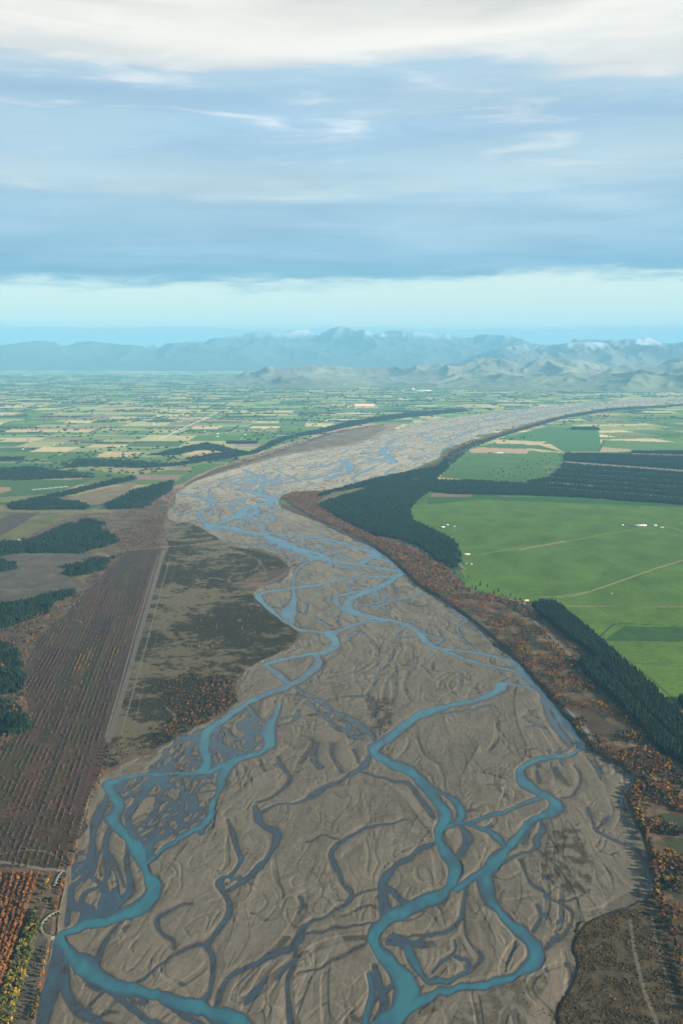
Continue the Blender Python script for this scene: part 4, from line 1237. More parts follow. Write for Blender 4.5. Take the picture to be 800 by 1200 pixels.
# left bank rough woodland
P = fill([(140, 610), (160, 590), (205, 575), (260, 546), (330, 524), (400, 504), (450, 497), (450, 499), (392, 508), (330, 530), (262, 552), (215, 569), (198, 590), (195, 605), (165, 615)], 20, keep=.6)
cc = np.array([AUT[random.choice(['russet', 'pink brown', 'bare grey', 'olive', 'pink brown'])] for _ in P]) * rng.uniform(.8, 1.2, len(P))[:, None]
mass('autumn_woodland', P, rng.uniform(6, 11, len(P)), rng.uniform(1.2, 1.6, len(P)), LEAF_LO, cc)
P = fill([(140, 645), (190, 643), (194, 605), (165, 612), (130, 625)], 12, keep=.6)
cc = np.array([AUT[random.choice(['russet', 'orange', 'russet', 'pink brown', 'bare grey', 'dark green'])] for _ in P]) * rng.uniform(.8, 1.2, len(P))[:, None]
mass('autumn_woodland', P, rng.uniform(5, 9, len(P)), rng.uniform(1, 1.4, len(P)), LEAF_LO, cc)
P = fill([(-60, 745), (60, 715), (92, 695), (120, 660), (150, 646), (118, 675), (85, 712), (45, 750), (28, 790), (40, 850), (-10, 880), (-60, 890)], 10, keep=.55, dens=lambda x, y: fbm(x / 60, y / 80, 161, 3) > -.1)
cc = np.array([AUT[random.choice(['russet', 'pink brown', 'bare grey', 'olive', 'dark green', 'orange'])] for _ in P]) * rng.uniform(.7, 1.15, len(P))[:, None]
mass('autumn_woodland', P, rng.uniform(5, 11, len(P)), rng.uniform(1, 1.3, len(P)), LEAF_LO, cc)

# nursery rows: low planted bushes, far too many to count
print('rows')
pw = W(ROWS_POLY)
c_list = []
for kx, q0_ in enumerate(np.arange(-640, 180, 13.0)):
    y0, y1 = 1500, 5300
    t_ = np.arange(y0, y1, 4.0) + rng.uniform(-1.5, 1.5, len(np.arange(y0, y1, 4.0)))
    qq = q0_ + ROW1[0] * rn[0] + ROW1[1] * rn[1]
    x = rd[0] * t_ + rn[0] * qq
    y = rd[1] * t_ + rn[1] * qq
    x = x + rng.uniform(-.8, .8, len(x))
    m = inpoly(x, y, pw)
    seg_ = np.floor(t_ / 420)
    tone = hash2(np.full(len(t_), kx // 2), seg_, 3)
    m &= (rng.uniform(size=len(x)) < (.30 + .6 * (hash2(np.full(len(t_), kx), seg_, 8)))) & (np.abs(q0_ + 4) > 14)
    u = x * F / depth_at(y) + 400
    m &= (u > -40) & (fbm(x / 60, y / 110, 203, 3) + rng.normal(scale=.12, size=len(x)) > -.16)
    pal = np.array([(.115, .070, .05), (.10, .07, .055), (.135, .075, .045), (.17, .13, .045), (.075, .085, .035), (.22, .10, .04)])
    ci = np.clip((tone * 6.6).astype(int), 0, 5)
    ci = np.where(tone > .975, 5, np.where(tone > .94, 3, np.where(tone > .84, 4, np.clip((tone * 3.6).astype(int), 0, 2))))
    for xx, yy, cc_ in zip(x[m], y[m], pal[ci[m]]):
        c_list.append((xx, yy, *cc_))
a = np.array(c_list)
P = np.stack([a[:, 0], a[:, 1], bilin(a[:, 0], a[:, 1])], 1)
mass('nursery_shrubbery', P, rng.uniform(2.2, 4.4, len(P)), rng.uniform(1.0, 1.6, len(P)), BUSH, a[:, 2:] * rng.uniform(.75, 1.25, len(P))[:, None])
# poplar plantings at the lower left: counted rows
for kr in range(8):
    c_ = ['orange', 'orange', 'russet', 'orange', 'orange', 'russet', 'orange', 'russet'][kr]
    b, a = np.array(ppt(45 - kr * 7.2, 1027)), np.array(ppt(0 - kr * 4, 1160))
    n = int(np.linalg.norm(b - a) / 5.6)
    for k in range(n):
        p = a + (b - a) * (k + .5) / n + rng.uniform(-1.2, 1.2, 2)
        c2 = c_ if random.random() < .7 else random.choice(['russet', 'pink brown'])
        if abs(p[0] * F / depth_at(p[1])) > 408 or random.random() < .06:
            continue
        INDIV.append(('broadleaf', p[0], p[1], float(bilin(p[0], p[1])), random.uniform(9, 13), .95, c2, ADJ[c2] + ' tree in the straight planted rows at the lower left corner', ADJ[c2] + ' trees in the lower left planted rows'))
band = fill([(40, 1072), (47, 1084), (40, 1115), (24, 1165), (12, 1215), (-8, 1215), (6, 1160), (24, 1110), (34, 1085)], 6.3, keep=.95)
for p in band:
    c2 = random.choice(['olive', 'olive', 'golden', 'olive'])
    INDIV.append(('broadleaf', *p, random.uniform(9, 13), 1.45, c2, ADJ[c2] + ' tree in the broad diagonal belt beside the lower left rows', ADJ[c2] + ' trees in the lower left diagonal belt'))
for (u0, v0, c_) in [(50, 1030, 'pink brown'), (58, 1030, 'orange'), (55, 1036, 'golden'), (52, 1043, 'olive'), (50, 1052, 'olive'), (57, 1045, 'golden'), (47, 1062, 'olive'), (54, 1058, 'dark green'), (60, 1060, 'dark green'), (42, 1070, 'dark green')]:
    add_tree('broadleaf', u0, v0, random.uniform(9, 13), 1.1, c_, ADJ[c_] + ' tree between the gravel road and the ribbed groyne', 'trees between the road and the groyne')
for (u0, v0) in [(22, 1131), (14, 1138)]:
    add_tree('poplar', u0, v0, 17, 1.2, 'pink brown', 'tall pinkish poplar rising beside the yellow-green belt', 'tall poplars beside the yellow-green belt')
for (ua, va, ub, vb, n, cl) in [(82, 1020, 92, 994, 7, ['orange', 'russet']), (71, 1052, 77, 1032, 6, ['orange', 'pink brown']), (67, 1070, 70, 1056, 4, ['orange', 'russet']), (58, 1112, 52, 1150, 9, ['orange', 'russet', 'olive', 'pink brown']), (49, 1158, 40, 1200, 9, ['orange', 'olive', 'russet', 'dark green']),
                                (92, 992, 106, 950, 10, ['russet', 'pink brown']), (106, 948, 124, 905, 10, ['russet', 'bare grey', 'orange', 'dark green']), (124, 902, 128, 878, 6, ['orange', 'russet', 'dark green'])]:
    for k in range(n):
        f = (k + .5) / n
        c_ = random.choice(cl)
        add_tree('broadleaf', ua + (ub - ua) * f - random.uniform(0, 3), va + (vb - va) * f, random.uniform(8, 13), 1.0, c_, ADJ[c_] + ' tree in the thin line along the left water edge', ADJ[c_] + ' trees along the left water edge')
# shadowy wood behind the left bank belt
P = fill([(0, 1200), (28, 1155), (45, 1110), (55, 1118), (50, 1160), (36, 1215), (0, 1260)], 9, keep=.5)
mass('bank_shrubbery', P, rng.uniform(2.5, 6, len(P)), rng.uniform(1, 1.5, len(P)), LEAF_LO, np.array([AUT[random.choice(['dark green', 'olive', 'bare grey'])] for _ in P]) * rng.uniform(.7, 1.1, len(P))[:, None])
P = fill([(122, 905), (205, 868), (195, 850), (160, 868), (128, 872)], 9, keep=.6)
mass('bank_shrubbery', P, rng.uniform(3, 7, len(P)), rng.uniform(1, 1.5, len(P)), LEAF_LO, np.array([AUT[random.choice(['dark green', 'dark green', 'bare grey', 'russet'])] for _ in P]) * rng.uniform(.7, 1.1, len(P))[:, None])
# fiery trees at the foot of the scrub terrace
P = fill([(196, 870), (262, 837), (279, 822), (276, 803), (258, 790), (235, 805), (225, 835), (190, 852)], 10, keep=.55)
rng.shuffle(P)
for p in P[:70]:
    c_ = random.choice(['orange', 'russet', 'russet', 'bare grey', 'dark green'])
    INDIV.append(('broadleaf', *p, random.uniform(6, 10), 1.1, c_, ADJ[c_] + ' tree where the scrub terrace meets the turquoise channel', ADJ[c_] + ' trees at the foot of the scrub terrace'))
mass('autumn_woodland', P[70:], rng.uniform(6, 10, len(P[70:])), np.full(len(P[70:]), 1.1), LEAF_LO, np.array([AUT[random.choice(['orange', 'russet', 'dark green', 'russet', 'bare grey'])] for _ in range(max(len(P[70:]), 1))])[:len(P[70:])])
P = fill([(190, 800), (240, 780), (262, 795), (240, 835), (205, 850), (195, 845)], 11, keep=.4)
mass('autumn_woodland', P, rng.uniform(4, 8, len(P)), rng.uniform(1, 1.3, len(P)), LEAF_LO, np.array([AUT[random.choice(['russet', 'orange', 'dark green', 'russet'])] for _ in P]) * rng.uniform(.7, 1.0, len(P))[:, None])
# terrace scrub
pS = W(SCRUB)
P = fill(SCRUB, 7.5, dens=lambda x, y: (scrub_n(x, y) > 0.0) & (y < 6000))
P = P[(bilin(P[:, 0], P[:, 1]) > 1.0) & (red_at(P[:, 0], P[:, 1]) < .128)]
cc = np.array([(.060, .052, .028), (.085, .070, .036), (.085, .060, .035), (.12, .085, .05)])[rng.choice(4, len(P), p=[.45, .3, .15, .1])]
mass('gorse_scrub_vegetation', P, rng.uniform(1.2, 3.4, len(P)), rng.uniform(1.2, 2.0, len(P)), BUSH, cc * rng.uniform(.7, 1.25, len(P))[:, None])
P = fill(SCRUB_R, 4.6, keep=.75, dens=lambda x, y: (fbm(x / 30, y / 34, 97, 4) < .16) & (red_at(x, y) < .118))
cc = np.array([(.085, .062, .030), (.16, .095, .035), (.06, .06, .03), (.20, .13, .06)])[rng.choice(4, len(P), p=[.35, .3, .25, .1])]
mass('gorse_scrub_vegetation', P, rng.uniform(.8, 2.4, len(P)), rng.uniform(1.2, 2.2, len(P)), BUSH, cc * rng.uniform(.7, 1.25, len(P))[:, None])
for poly in [[(640, 975), (680, 965), (695, 1010), (690, 1050), (655, 1050), (632, 1015)], [(425, 815), (460, 818), (462, 840), (448, 862), (432, 855)], [(292, 640), (345, 655), (352, 668), (320, 665), (285, 655)], [(300, 668), (335, 668), (332, 684), (300, 682)],
             [(560, 1165), (640, 1140), (650, 1200), (600, 1230), (500, 1215)], [(500, 1165), (520, 1160), (515, 1185), (490, 1190)]]:
    P = fill(poly, 6, keep=.5, dens=lambda x, y: fbm(x / 22, y / 30, 118, 4) > -.02)
    P = P[bilin(P[:, 0], P[:, 1]) > .4]
    if len(P) > 3:
        mass('gorse_scrub_vegetation', P, rng.uniform(.5, 1.5, len(P)), rng.uniform(1.2, 2.0, len(P)), BUSH, np.array((.075, .060, .035))[None] * rng.uniform(.6, 1.4, len(P))[:, None])
# pale bare poplars
for (u0, v0, n, su, sv, lab, grp) in [(16, 668, 16, 16, 5, 'pale bare poplar in the clump on the grey field, left side', 'bare poplars on the grey field'), (100, 664, 18, 24, 9, 'pale leafless poplar around the dark copse above the nursery', 'leafless poplars around the small copse'),
                                      (70, 722, 16, 36, 14, 'pale slim poplar between the dark woods and the nursery rows', 'slim poplars above the nursery'), (234, 758, 12, 16, 7, 'pinkish bare poplar clustered on the scrub terrace', 'pinkish poplars on the scrub terrace'),
                                      (262, 735, 16, 50, 26, 'slim pale poplar standing alone in the dark scrub terrace', 'lone poplars in the scrub terrace')]:
    for k in range(n):
        add_tree('poplar', u0 + random.uniform(-su, su), v0 + random.uniform(-sv, sv), random.uniform(12, 20), 1.0, 'bare pale', lab, grp)
for k in range(15):
    add_tree('poplar', 448 + k * 2.0, 634 + (k % 3) + random.uniform(-1, 1), random.uniform(12, 18), 1.1, 'bare pale', 'pale poplar in the short row below the big dark forest', 'pale poplars below the big forest')
for k in range(30):
    add_tree('poplar', 482 + k * 1.9, 643 + k * .85 + random.choice([0, 4, 9]) + random.uniform(-1, 1), random.uniform(12, 19), 1.1, 'bare pale', 'pale poplar in the slanting rows between the forest and the river', 'pale poplars between forest and river')
for k in range(12):
    add_tree('poplar', 390 + k * 1.7, 612 + k * .5 + random.uniform(-1, 1), random.uniform(13, 20), 1.2, 'bare pale', 'pale poplar in the tight row beside the thin river arm', 'pale poplars beside the thin river arm')
for k in range(9):
    add_tree('poplar', 60 + random.uniform(-6, 6), 960 + random.uniform(-20, 20), 13, 1.3, 'pink brown', 'pinkish poplar sticking up out of the nursery rows', 'poplars in the nursery rows') if k < 3 else None
AUT['bare pale'] = (.34, .26, .20)

for kk in ('broadleaf', 'conifer'):
    grp_ = sorted([t_ for t_ in INDIV if t_[0] == kk], key=lambda t_: t_[2])
    extra = grp_[290:]
    if extra:
        ex_ids = set(id(t_) for t_ in extra)
        INDIV = [t_ for t_ in INDIV if id(t_) not in ex_ids]
        P = np.array([t_[1:4] for t_ in extra])
        mass('mixed_tree_vegetation', P, np.array([t_[4] for t_ in extra]), np.array([t_[5] for t_ in extra]), (LEAF_LO + LEAF_HI) if kk == 'broadleaf' else (CON_LO + CON_HI), np.array([AUT[t_[6]] for t_ in extra]) * (.9 if kk == 'broadleaf' else .6) * rng.uniform(.8, 1.2, len(extra))[:, None])
# ---- build the individual trees: one prototype per kind and colour, then copies
print('individual trees', len(INDIV))


def tree_root(x, y, z, h, w):
    o = bpy.data.objects.new('tree', None)
    return o


TPL = {'conifer': (CON_HI, tpl_trunk(1, h=.9, r0=.014, limbs=0)), 'broadleaf': (LEAF_HI, tpl_trunk(2)), 'shade': (LEAF_HI, tpl_trunk(3)), 'poplar': (POP_HI, tpl_trunk(4, h=.7, r0=.014, limbs=4, spread=.07, top=.95))}
NAME = {'conifer': 'pine_tree', 'broadleaf': 'autumn_tree', 'shade': 'shade_tree', 'poplar': 'poplar_tree'}
protos = {}


def tree_meshes(kind, colour, var):
    key = (kind, colour, var)
    if key not in protos:
        tv, tt, ts = TPL[kind][0][var]
        base = CONIF if colour == 'dark green' and kind == 'conifer' else np.array(AUT[colour])
        cm = mesh_np('crown', tv, [tt], MAT_LEAF, base[None] * ts[:, None] * .74)
        bv, bt, bs = TPL[kind][1]
        tm = protos.get((kind, 'trunk')) or mesh_np('trunk', bv, [bt], MAT_BARK)
        protos[(kind, 'trunk')] = tm
        protos[key] = (cm, tm)
    return protos[key]


for (kind, x, y, z, h, w, colour, lab, grp) in INDIV:
    cm, tm = tree_meshes(kind, colour, random.randrange(len(TPL[kind][0])))
    r = bpy.data.objects.new(NAME[kind], None)
    r.location = (x, y, z)
    r.rotation_euler = (0, 0, random.uniform(0, 6.28))
    r.scale = (h * w, h * w, h)
    r.empty_display_size = 1
    col.objects.link(r)
    lab = lab if len(lab.split()) <= 16 else ' '.join(lab.split()[:16])
    tag(r, lab, 'tree', grp)
    link('crown', cm, r)
    link('trunk', tm, r)

# ------------------------------------------------------------------ shelterbelts on the plain
print('belts')
belts = []
for i in range(-26, 27):
    for j in range(3, 30):
        for e in range(9):
            r_ = random.random()
            BX, BY = 1150.0, 1500.0
            y0 = j * BY
            off = float(hash2(np.array([j]), np.array([0]), 5)[0]) * 900
            x0 = i * BX - off
            L_ = random.uniform(180, 900)
            if e < 6:    # across the view, along paddock edges
                yy = y0 + random.choice([0, .2, .25, .33, .5, .6, .66, .75, .8]) * BY
                xa = x0 + random.choice([0, .33, .5]) * BX
                p0, p1 = (xa, yy), (xa + L_, yy + random.uniform(-12, 12))
            else:
                xx = x0 + random.choice([0, .33, .5, .66]) * BX
                ya = y0 + random.choice([0, .25, .5]) * BY
                p0, p1 = (xx, ya), (xx + random.uniform(-10, 10), ya + L_)
            if p0[0] > 1200:
                th = .22
                p0, p1 = [(p[0] * math.cos(th) - p[1] * math.sin(th) * 0 , p[1] + (p[0] - 1200) * math.sin(th)) for p in (p0, p1)]
            mx_, my_ = (p0[0] + p1[0]) / 2, (p0[1] + p1[1]) / 2
            if my_ < 5000 or my_ > 43000:
                continue
            u = mx_ * F / depth_at(my_) + 400
            if u < -60 or u > 860:
                continue
            belts.append((p0, p1, mx_, my_, r_))
b_ok = []
bm_x = np.array([b[2] for b in belts])
bm_y = np.array([b[3] for b in belts])
bad = np.zeros(len(belts), bool)
ends = [np.array([b[0] for b in belts]), np.array([b[1] for b in belts]), np.stack([bm_x, bm_y], 1)]
for poly in [bed_poly, W([(-100, 600), (200, 560), (330, 520), (470, 490), (470, 500), (560, 520), (530, 545), (800, 535), (900, 540), (980, 1300), (-100, 1300)]), W([(500, 560), (520, 520), (640, 492), (720, 496), (900, 498), (900, 600), (500, 600)]),
             W([(-60, 545), (120, 536), (300, 515), (300, 545), (120, 600), (-60, 600)])]:
    for e_ in ends:
        bad |= inpoly(e_[:, 0], e_[:, 1], poly)
for b_, k in zip(belts, bad):
    # thinner planting on the near fields, dense far away
    pr = .26 + .34 * (b_[3] > 14000) + .1 * (b_[3] > 20000)
    if not k and b_[4] < pr:
        b_ok.append(b_)
belts = sorted(b_ok, key=lambda b: b[3])


def belt_geo(p0, p1, h, w):
    p0, p1 = np.array(p0), np.array(p1)
    L_ = np.linalg.norm(p1 - p0)
    n = max(int(L_ / 16), 4)
    d = (p1 - p0) / L_
    nn = np.array([-d[1], d[0]])
    t = np.linspace(0, L_, n + 1)
    gap = (noise(t / 90 + p0[0], t * 0 + p0[1] / 100, 4) > -.28)
    hh = h * (0.75 + .25 * rng.uniform(-1, 1, n + 1)) * np.where(gap, 1, .12)
    wob = rng.uniform(-1.5, 1.5, n + 1)
    V = []
    for s_, fz in ((-.5, -.05), (-.42, .62), (0.0, 1.0), (.42, .6), (.5, -.05)):
        q = p0[None] + d[None] * t[:, None] + nn[None] * (s_ * w + wob)[:, None]
        V.append(np.stack([q[:, 0], q[:, 1], 3.0 + hh * fz], 1))
    V = np.stack(V, 1).reshape(-1, 3)
    f = grid_faces(n + 1, 5)
    caps = np.array([(0, 1, 2, 3), (n * 5 + 3, n * 5 + 2, n * 5 + 1, n * 5)])
    return V, np.vstack([f, caps])


def belt_place(mx, my):
    u = mx * F / depth_at(my) + 400
    side = 'left of the river' if (u < 450 and my < 14000) else ('right of the river' if my < 14000 else 'beyond the river bend')
    dz = 'near' if my < 9000 else ('middle' if my < 14000 else ('distant' if my < 20000 else 'hazy far'))
    return dz, side


rest_V, rest_F, off = [], [], 0
cols_r = []
for k, (p0, p1, mx_, my_, _) in enumerate(belts):
    g = rng.uniform(.8, 1.35)
    V, Fc = belt_geo(p0, p1, random.uniform(11, 18) * (1.25 if my_ > 16000 else 1), random.uniform(14, 28) * (1 + .8 * (my_ > 15000)))
    base = np.array((.026, .052, .030)) * g * rng.uniform(.75, 1.25, (len(V), 1))
    if k < 290:
        dz, side = belt_place(mx_, my_)
        me = mesh_np('shelterbelt', V - np.array([mx_, my_, 3]), [Fc], MAT_CANOPY, base)
        o = link('shelterbelt', me, loc=(mx_, my_, 3))
        tag(o, f'{dz} dark green shelterbelt along a paddock edge {side}', 'shelterbelt', f'{dz} shelterbelts {side}')
    else:
        rest_V.append(V)
        rest_F.append(Fc + off)
        cols_r.append(base)
        off += len(V)
if rest_V:
    me = mesh_np('distant_vegetation', np.vstack(rest_V), [np.vstack(rest_F)], MAT_CANOPY, np.vstack(cols_r))
    tag(link('distant_vegetation', me), kind='stuff')
print('belts', len(belts))
# scattered far trees and groves
Q = []
for k in range(8200):
    y = 5200 * math.exp(random.random() * 2.05)
    u = random.uniform(-40, 840)
    x = (u - 400) / F * depth_at(y)
    Q.append((x, y))
Q = np.array(Q)
nn = fbm(Q[:, 0] / 1500, Q[:, 1] / 1500, 170, 3)
vm = (nn > .12) | (rng.uniform(size=len(Q)) < .10)
bad = inpoly(Q[:, 0], Q[:, 1], bed_poly) | inpoly(Q[:, 0], Q[:, 1], W([(-100, 560), (200, 560), (330, 525), (470, 490), (520, 530), (720, 496), (900, 496), (980, 1300), (-100, 1300)]))
Q = Q[vm & ~bad]
P = np.stack([Q[:, 0], Q[:, 1], np.full(len(Q), 3.0)], 1)
mass('distant_grove_vegetation', P, rng.uniform(11, 20, len(P)), rng.uniform(1.4, 3.0, len(P)), [tpl_bush(200 + k, 8) for k in range(4)], np.array((.030, .055, .028))[None] * rng.uniform(.8, 1.6, len(P))[:, None])

# ------------------------------------------------------------------ buildings
def box_geo(x0, x1, y0, y1, z0, z1):
    v = np.array([(x, y, z) for z in (z0, z1) for y in (y0, y1) for x in (x0, x1)], float)
    f = np.array([(0, 1, 5, 4), (1, 3, 7, 5), (3, 2, 6, 7), (2, 0, 4, 6), (4, 5, 7, 6), (1, 0, 2, 3)])
    return v, f


def gable_geo(lx, ly, z0, zr, ov=.5):
    a, b = lx / 2 + ov, ly / 2 + ov
    v = np.array([(-a, -b, z0), (a, -b, z0), (a, b, z0), (-a, b, z0), (-a, 0, zr), (a, 0, zr)], float)
    return v, [np.array([(0, 1, 5, 4), (2, 3, 4, 5), (3, 2, 1, 0)]), np.array([(0, 4, 3), (1, 2, 5)])]


def building(name, u, v, lx, ly, hw, hr, rot, roof, wall, label, cat, group=None, doors=2, chimney=False):
    x, y = ppt(u, v)
    r = bpy.data.objects.new(name, None)
    r.location = (x, y, float(bilin(x, y)) - .1)
    r.rotation_euler = (0, 0, rot)
    col.objects.link(r)
    tag(r, label, cat, group)
    vv, ff = box_geo(-lx / 2, lx / 2, -ly / 2, ly / 2, 0, hw)
    link('wall', mesh_np('wall', vv, [ff], wall), r)
    vv, ff = gable_geo(lx, ly, hw + .003, hw + hr)
    rf = link('roof', mesh_np('roof', vv, ff, roof), r)
    if chimney:
        vv, ff = box_geo(lx * .2, lx * .2 + 1, -.5, .5, hw + hr * .5, hw + hr + 1)
        link('chimney', mesh_np('chimney', vv, [ff], wall), rf)
    for k in range(doors):
        cx = (k + .5) / doors * lx - lx / 2
        w_ = min(lx / doors * .45, 5)
        vv, ff = box_geo(cx - w_ / 2, cx + w_ / 2, -ly / 2 - .08, -ly / 2 + .02, .1, hw * .75)
        link('door' if k == 0 else 'window', mesh_np('opening', vv, [ff], MAT_DARK), r)
    return r


print('buildings')
building('farm_shed', 545, 651, 42, 16, 5, 3, .1, MAT_YEL, MAT_WALLW, 'straw coloured long shed beside the forest edge and green field', 'shed', doors=4)
building('farm_shed', 545, 662, 22, 12, 4, 2.5, -.1, MAT_ROOFG, MAT_WALLW, 'grey roofed shed just below the straw coloured shed', 'shed', doors=3)
building('farm_shed', 551, 662.5, 16, 10, 4, 2.5, .3, MAT_ROOFG, MAT_WALLW, 'small dark roofed shed beside the grey roofed one', 'shed')
building('farmhouse', 518, 619, 26, 14, 5, 4, .4, MAT_ROOFW, MAT_WALLW, 'white farmhouse in the clearing by the big dark forest', 'house', chimney=True)
building('farmhouse', 523, 616.5, 20, 12, 5, 4, -.2, MAT_ROOFW, MAT_WALLW, 'white farm building behind the clearing farmhouse', 'house')
building('farm_shed', 531, 618, 18, 12, 4, 3, .1, MAT_ROOFG, MAT_WALLW, 'grey roofed shed right of the clearing farmhouses', 'shed')
building('hay_barn', 615, 706.5, 26, 14, 6, 4, .1, MAT_YEL, MAT_YEL, 'yellow roofed barn at the tip of the pine plantation', 'barn')
building('milking_shed', 747, 617, 95, 20, 5, 4, .05, MAT_ROOFW, MAT_WALLW, 'long white milking shed standing on the big green field', 'shed', doors=6)
building('farm_shed', 766, 617, 26, 15, 5, 3, .1, MAT_ROOFW, MAT_WALLW, 'white shed right of the long milking shed', 'shed')
building('farm_shed', 773, 619, 34, 14, 4, 3, 0, MAT_ROOFG, MAT_WALLW, 'dark roofed shed at the right end of the farm row', 'shed')
building('farm_shed', 728, 616.3, 18, 12, 4, 3, 0, MAT_ROOFW, MAT_WALLW, 'small pale shed at the left end of the farm row', 'shed')
building('farm_shed', 716, 697, 7, 5, 3, 1.5, 0, MAT_ROOFW, MAT_WALLW, 'tiny white pump shed on the pale field track', 'shed')
building('farmhouse', 486, 563.5, 40, 26, 8, 7, .3, MAT_ROOFW, MAT_WALLW, 'white building alone inside the big dark forest', 'house')
building('poultry_shed', 580, 531.5, 150, 24, 6, 4, 0, MAT_ROOFW, MAT_WALLW, 'long white shed below the bare brown field', 'shed', doors=8)
building('farm_shed', 22, 634, 22, 14, 4, 3, .2, MAT_ROOFW, MAT_WALLW, 'white roofed shed beside the left dark wood', 'shed')
# dairy factory
x, y = ppt(485, 458.5)
fr = bpy.data.objects.new('dairy_factory', None)
fr.location = (x, y, 3)
col.objects.link(fr)
tag(fr, 'large white factory with a tall block far beyond the river', 'factory')
for nm, (x0, x1, y0, y1, z0, z1) in {'main_hall': (-230, 420, -60, 60, 0, 26), 'tower_block': (-120, 0, -45, 45, 26.01, 75), 'side_hall': (-420, -232, -45, 45, 0, 20)}.items():
    vv, ff = box_geo(x0, x1, y0, y1, z0, z1)
    link(nm, mesh_np(nm, vv, [ff], MAT_WALLW), fr)
vv, ff = gable_geo(650, 120, 26.02, 34)
vv[:, 0] += 95
link('roof', mesh_np('roof', vv, ff, MAT_ROOFW), fr)
# houses scattered over the plain
vill = [(170, 466, 22, 26, 2.5), (400, 476, 8, 30, 4), (150, 500, 10, 60, 6), (60, 478, 8, 50, 6), (250, 505, 8, 50, 9), (300, 480, 8, 60, 8), (120, 452, 10, 60, 4), (330, 495, 6, 30, 4), (640, 488, 6, 60, 3), (230, 486, 10, 30, 6), (40, 520, 6, 40, 8), (420, 466, 8, 80, 4), (560, 462, 8, 60, 3), (720, 464, 8, 60, 3)]
bi = 0
WHERE = {0: 'in the hazy village on the left plain'}
for (u0, v0, n, su, sv) in vill:
    for k in range(n):
        u, v = u0 + random.uniform(-su, su), v0 + random.uniform(-sv, sv)
        x, y = ppt(u, v)
        if inpoly(np.array([x]), np.array([y]), bed_poly)[0] or v < 444:
            continue
        roof = random.choice([MAT_ROOFW, MAT_ROOFW, MAT_ROOFG, MAT_ROOFR])
        nm = {'pale_metal_roof': 'white', 'grey_roof': 'grey', 'red_roof': 'red'}[roof.name]
        where = 'in the hazy village on the plain' if v0 in (466, 452, 462, 464) else ('near the pale straight road' if u0 in (230, 250) else 'among distant paddocks')
        s_ = 1.0 + (y > 14000) * .6
        building('farmhouse', u, v, random.uniform(22, 48) * s_, random.uniform(14, 22), 5, 5, random.uniform(-.5, .5), roof, MAT_WALLW, f'small {nm} roofed house {where}', 'house', f'{nm} roofed houses {where}', doors=1)

# ------------------------------------------------------------------ ribbed groyne at the left bank
def groyne(name, curve_px, nrib, rib_len, label):
    p = spline(curve_px, 6)
    x, y = at(p[:, 0], p[:, 1])
    P_ = np.stack([x, y], 1)
    r = bpy.data.objects.new(name, None)
    r.location = (P_[0, 0], P_[0, 1], 1.6)
    col.objects.link(r)
    tag(r, label, 'groyne')
    o0 = np.array([P_[0, 0], P_[0, 1]])
    Q_ = P_ - o0
    T = np.gradient(Q_, axis=0)
    T /= np.linalg.norm(T, axis=1)[:, None]
    Nn = np.stack([-T[:, 1], T[:, 0]], 1)
    prof = [(-5.5, -.5), (-1.8, 3.4), (1.8, 3.5), (5.5, -.5)]
    V = np.stack([np.column_stack([Q_ + Nn * s_, np.full(len(Q_), z_) + rng.uniform(-.15, .15, len(Q_))]) for s_, z_ in prof], 1).reshape(-1, 3)
    link('embankment', mesh_np('embankment', V, [grid_faces(len(Q_), 4), np.array([(3, 2, 1, 0), (len(Q_) * 4 - 4, len(Q_) * 4 - 3, len(Q_) * 4 - 2, len(Q_) * 4 - 1)])], MAT_RIB), r)
    seg = np.linspace(1, len(Q_) - 2, nrib)
    for s_ in seg:
        i = int(s_)
        c_, n_, t_ = Q_[i], Nn[i], T[i]
        a = c_ + n_ * 2.0
        b = c_ + n_ * rib_len
        w0, w1 = 1.5, 1.3
        v = []
        for q_, w_, zt in ((a, w0, 3.0), (b, w1, 2.6)):
            v += [(*(q_ - t_ * w_ * 1.6), -.5), (*(q_ - t_ * w_), zt), (*(q_ + t_ * w_), zt), (*(q_ + t_ * w_ * 1.6), -.5)]
        v = np.array(v)
        f = np.array([(0, 1, 5, 4), (1, 2, 6, 5), (2, 3, 7, 6), (3, 2, 1, 0), (4, 5, 6, 7)])
        link('rib', mesh_np('rib', v, [f], MAT_ROCK), r)


groyne('rock_groyne', [(69, 1070), (60, 1074), (51, 1082), (48, 1090), (52, 1097), (63, 1101)], 11, 9, 'curved rock groyne with dark ribs at the left river bank')
groyne('rock_groyne', [(73, 1024), (69, 1028), (66, 1034), (64, 1040)], 6, 10, 'smaller ribbed groyne at the end of the gravel road')
# driftwood snags on the big gravel bar
for (u, v, lab) in [(201, 1023, 'small dark driftwood snag on the smooth gravel bar, nearer the channel'), (226, 1019, 'larger dark driftwood snag with forked roots on the gravel bar'), (227, 1022, 'short driftwood piece just below the forked snag'), (277, 631, 'distant dark snag on the pale gravel above the left arm'), (506, 1099, 'pale crossed driftwood beside the centre channel')]:
    x, y = ppt(u, v)
    parts = []
    for k in range(5):
        a = random.uniform(0, 3.14)
        L_ = random.uniform(2.5, 5)
        tv, tt, ts = tpl_trunk(k, h=1.0, r0=.09, limbs=2, spread=.3)
        c_, s_ = math.cos(a), math.sin(a)
        q = np.stack([tv[:, 2] * L_ * c_ - tv[:, 0] * L_ * s_, tv[:, 2] * L_ * s_ + tv[:, 0] * L_ * c_, tv[:, 1] * L_ * .5 + .3 + k * .15], 1)
        parts.append((q, tt, ts))
    V, T, S = tpl_join(parts)
    me = mesh_np('driftwood', V, [T], MAT_WOOD)
    tag(link('driftwood_snag', me, loc=(x, y, float(bilin(x, y)) + .1)), lab, 'driftwood')

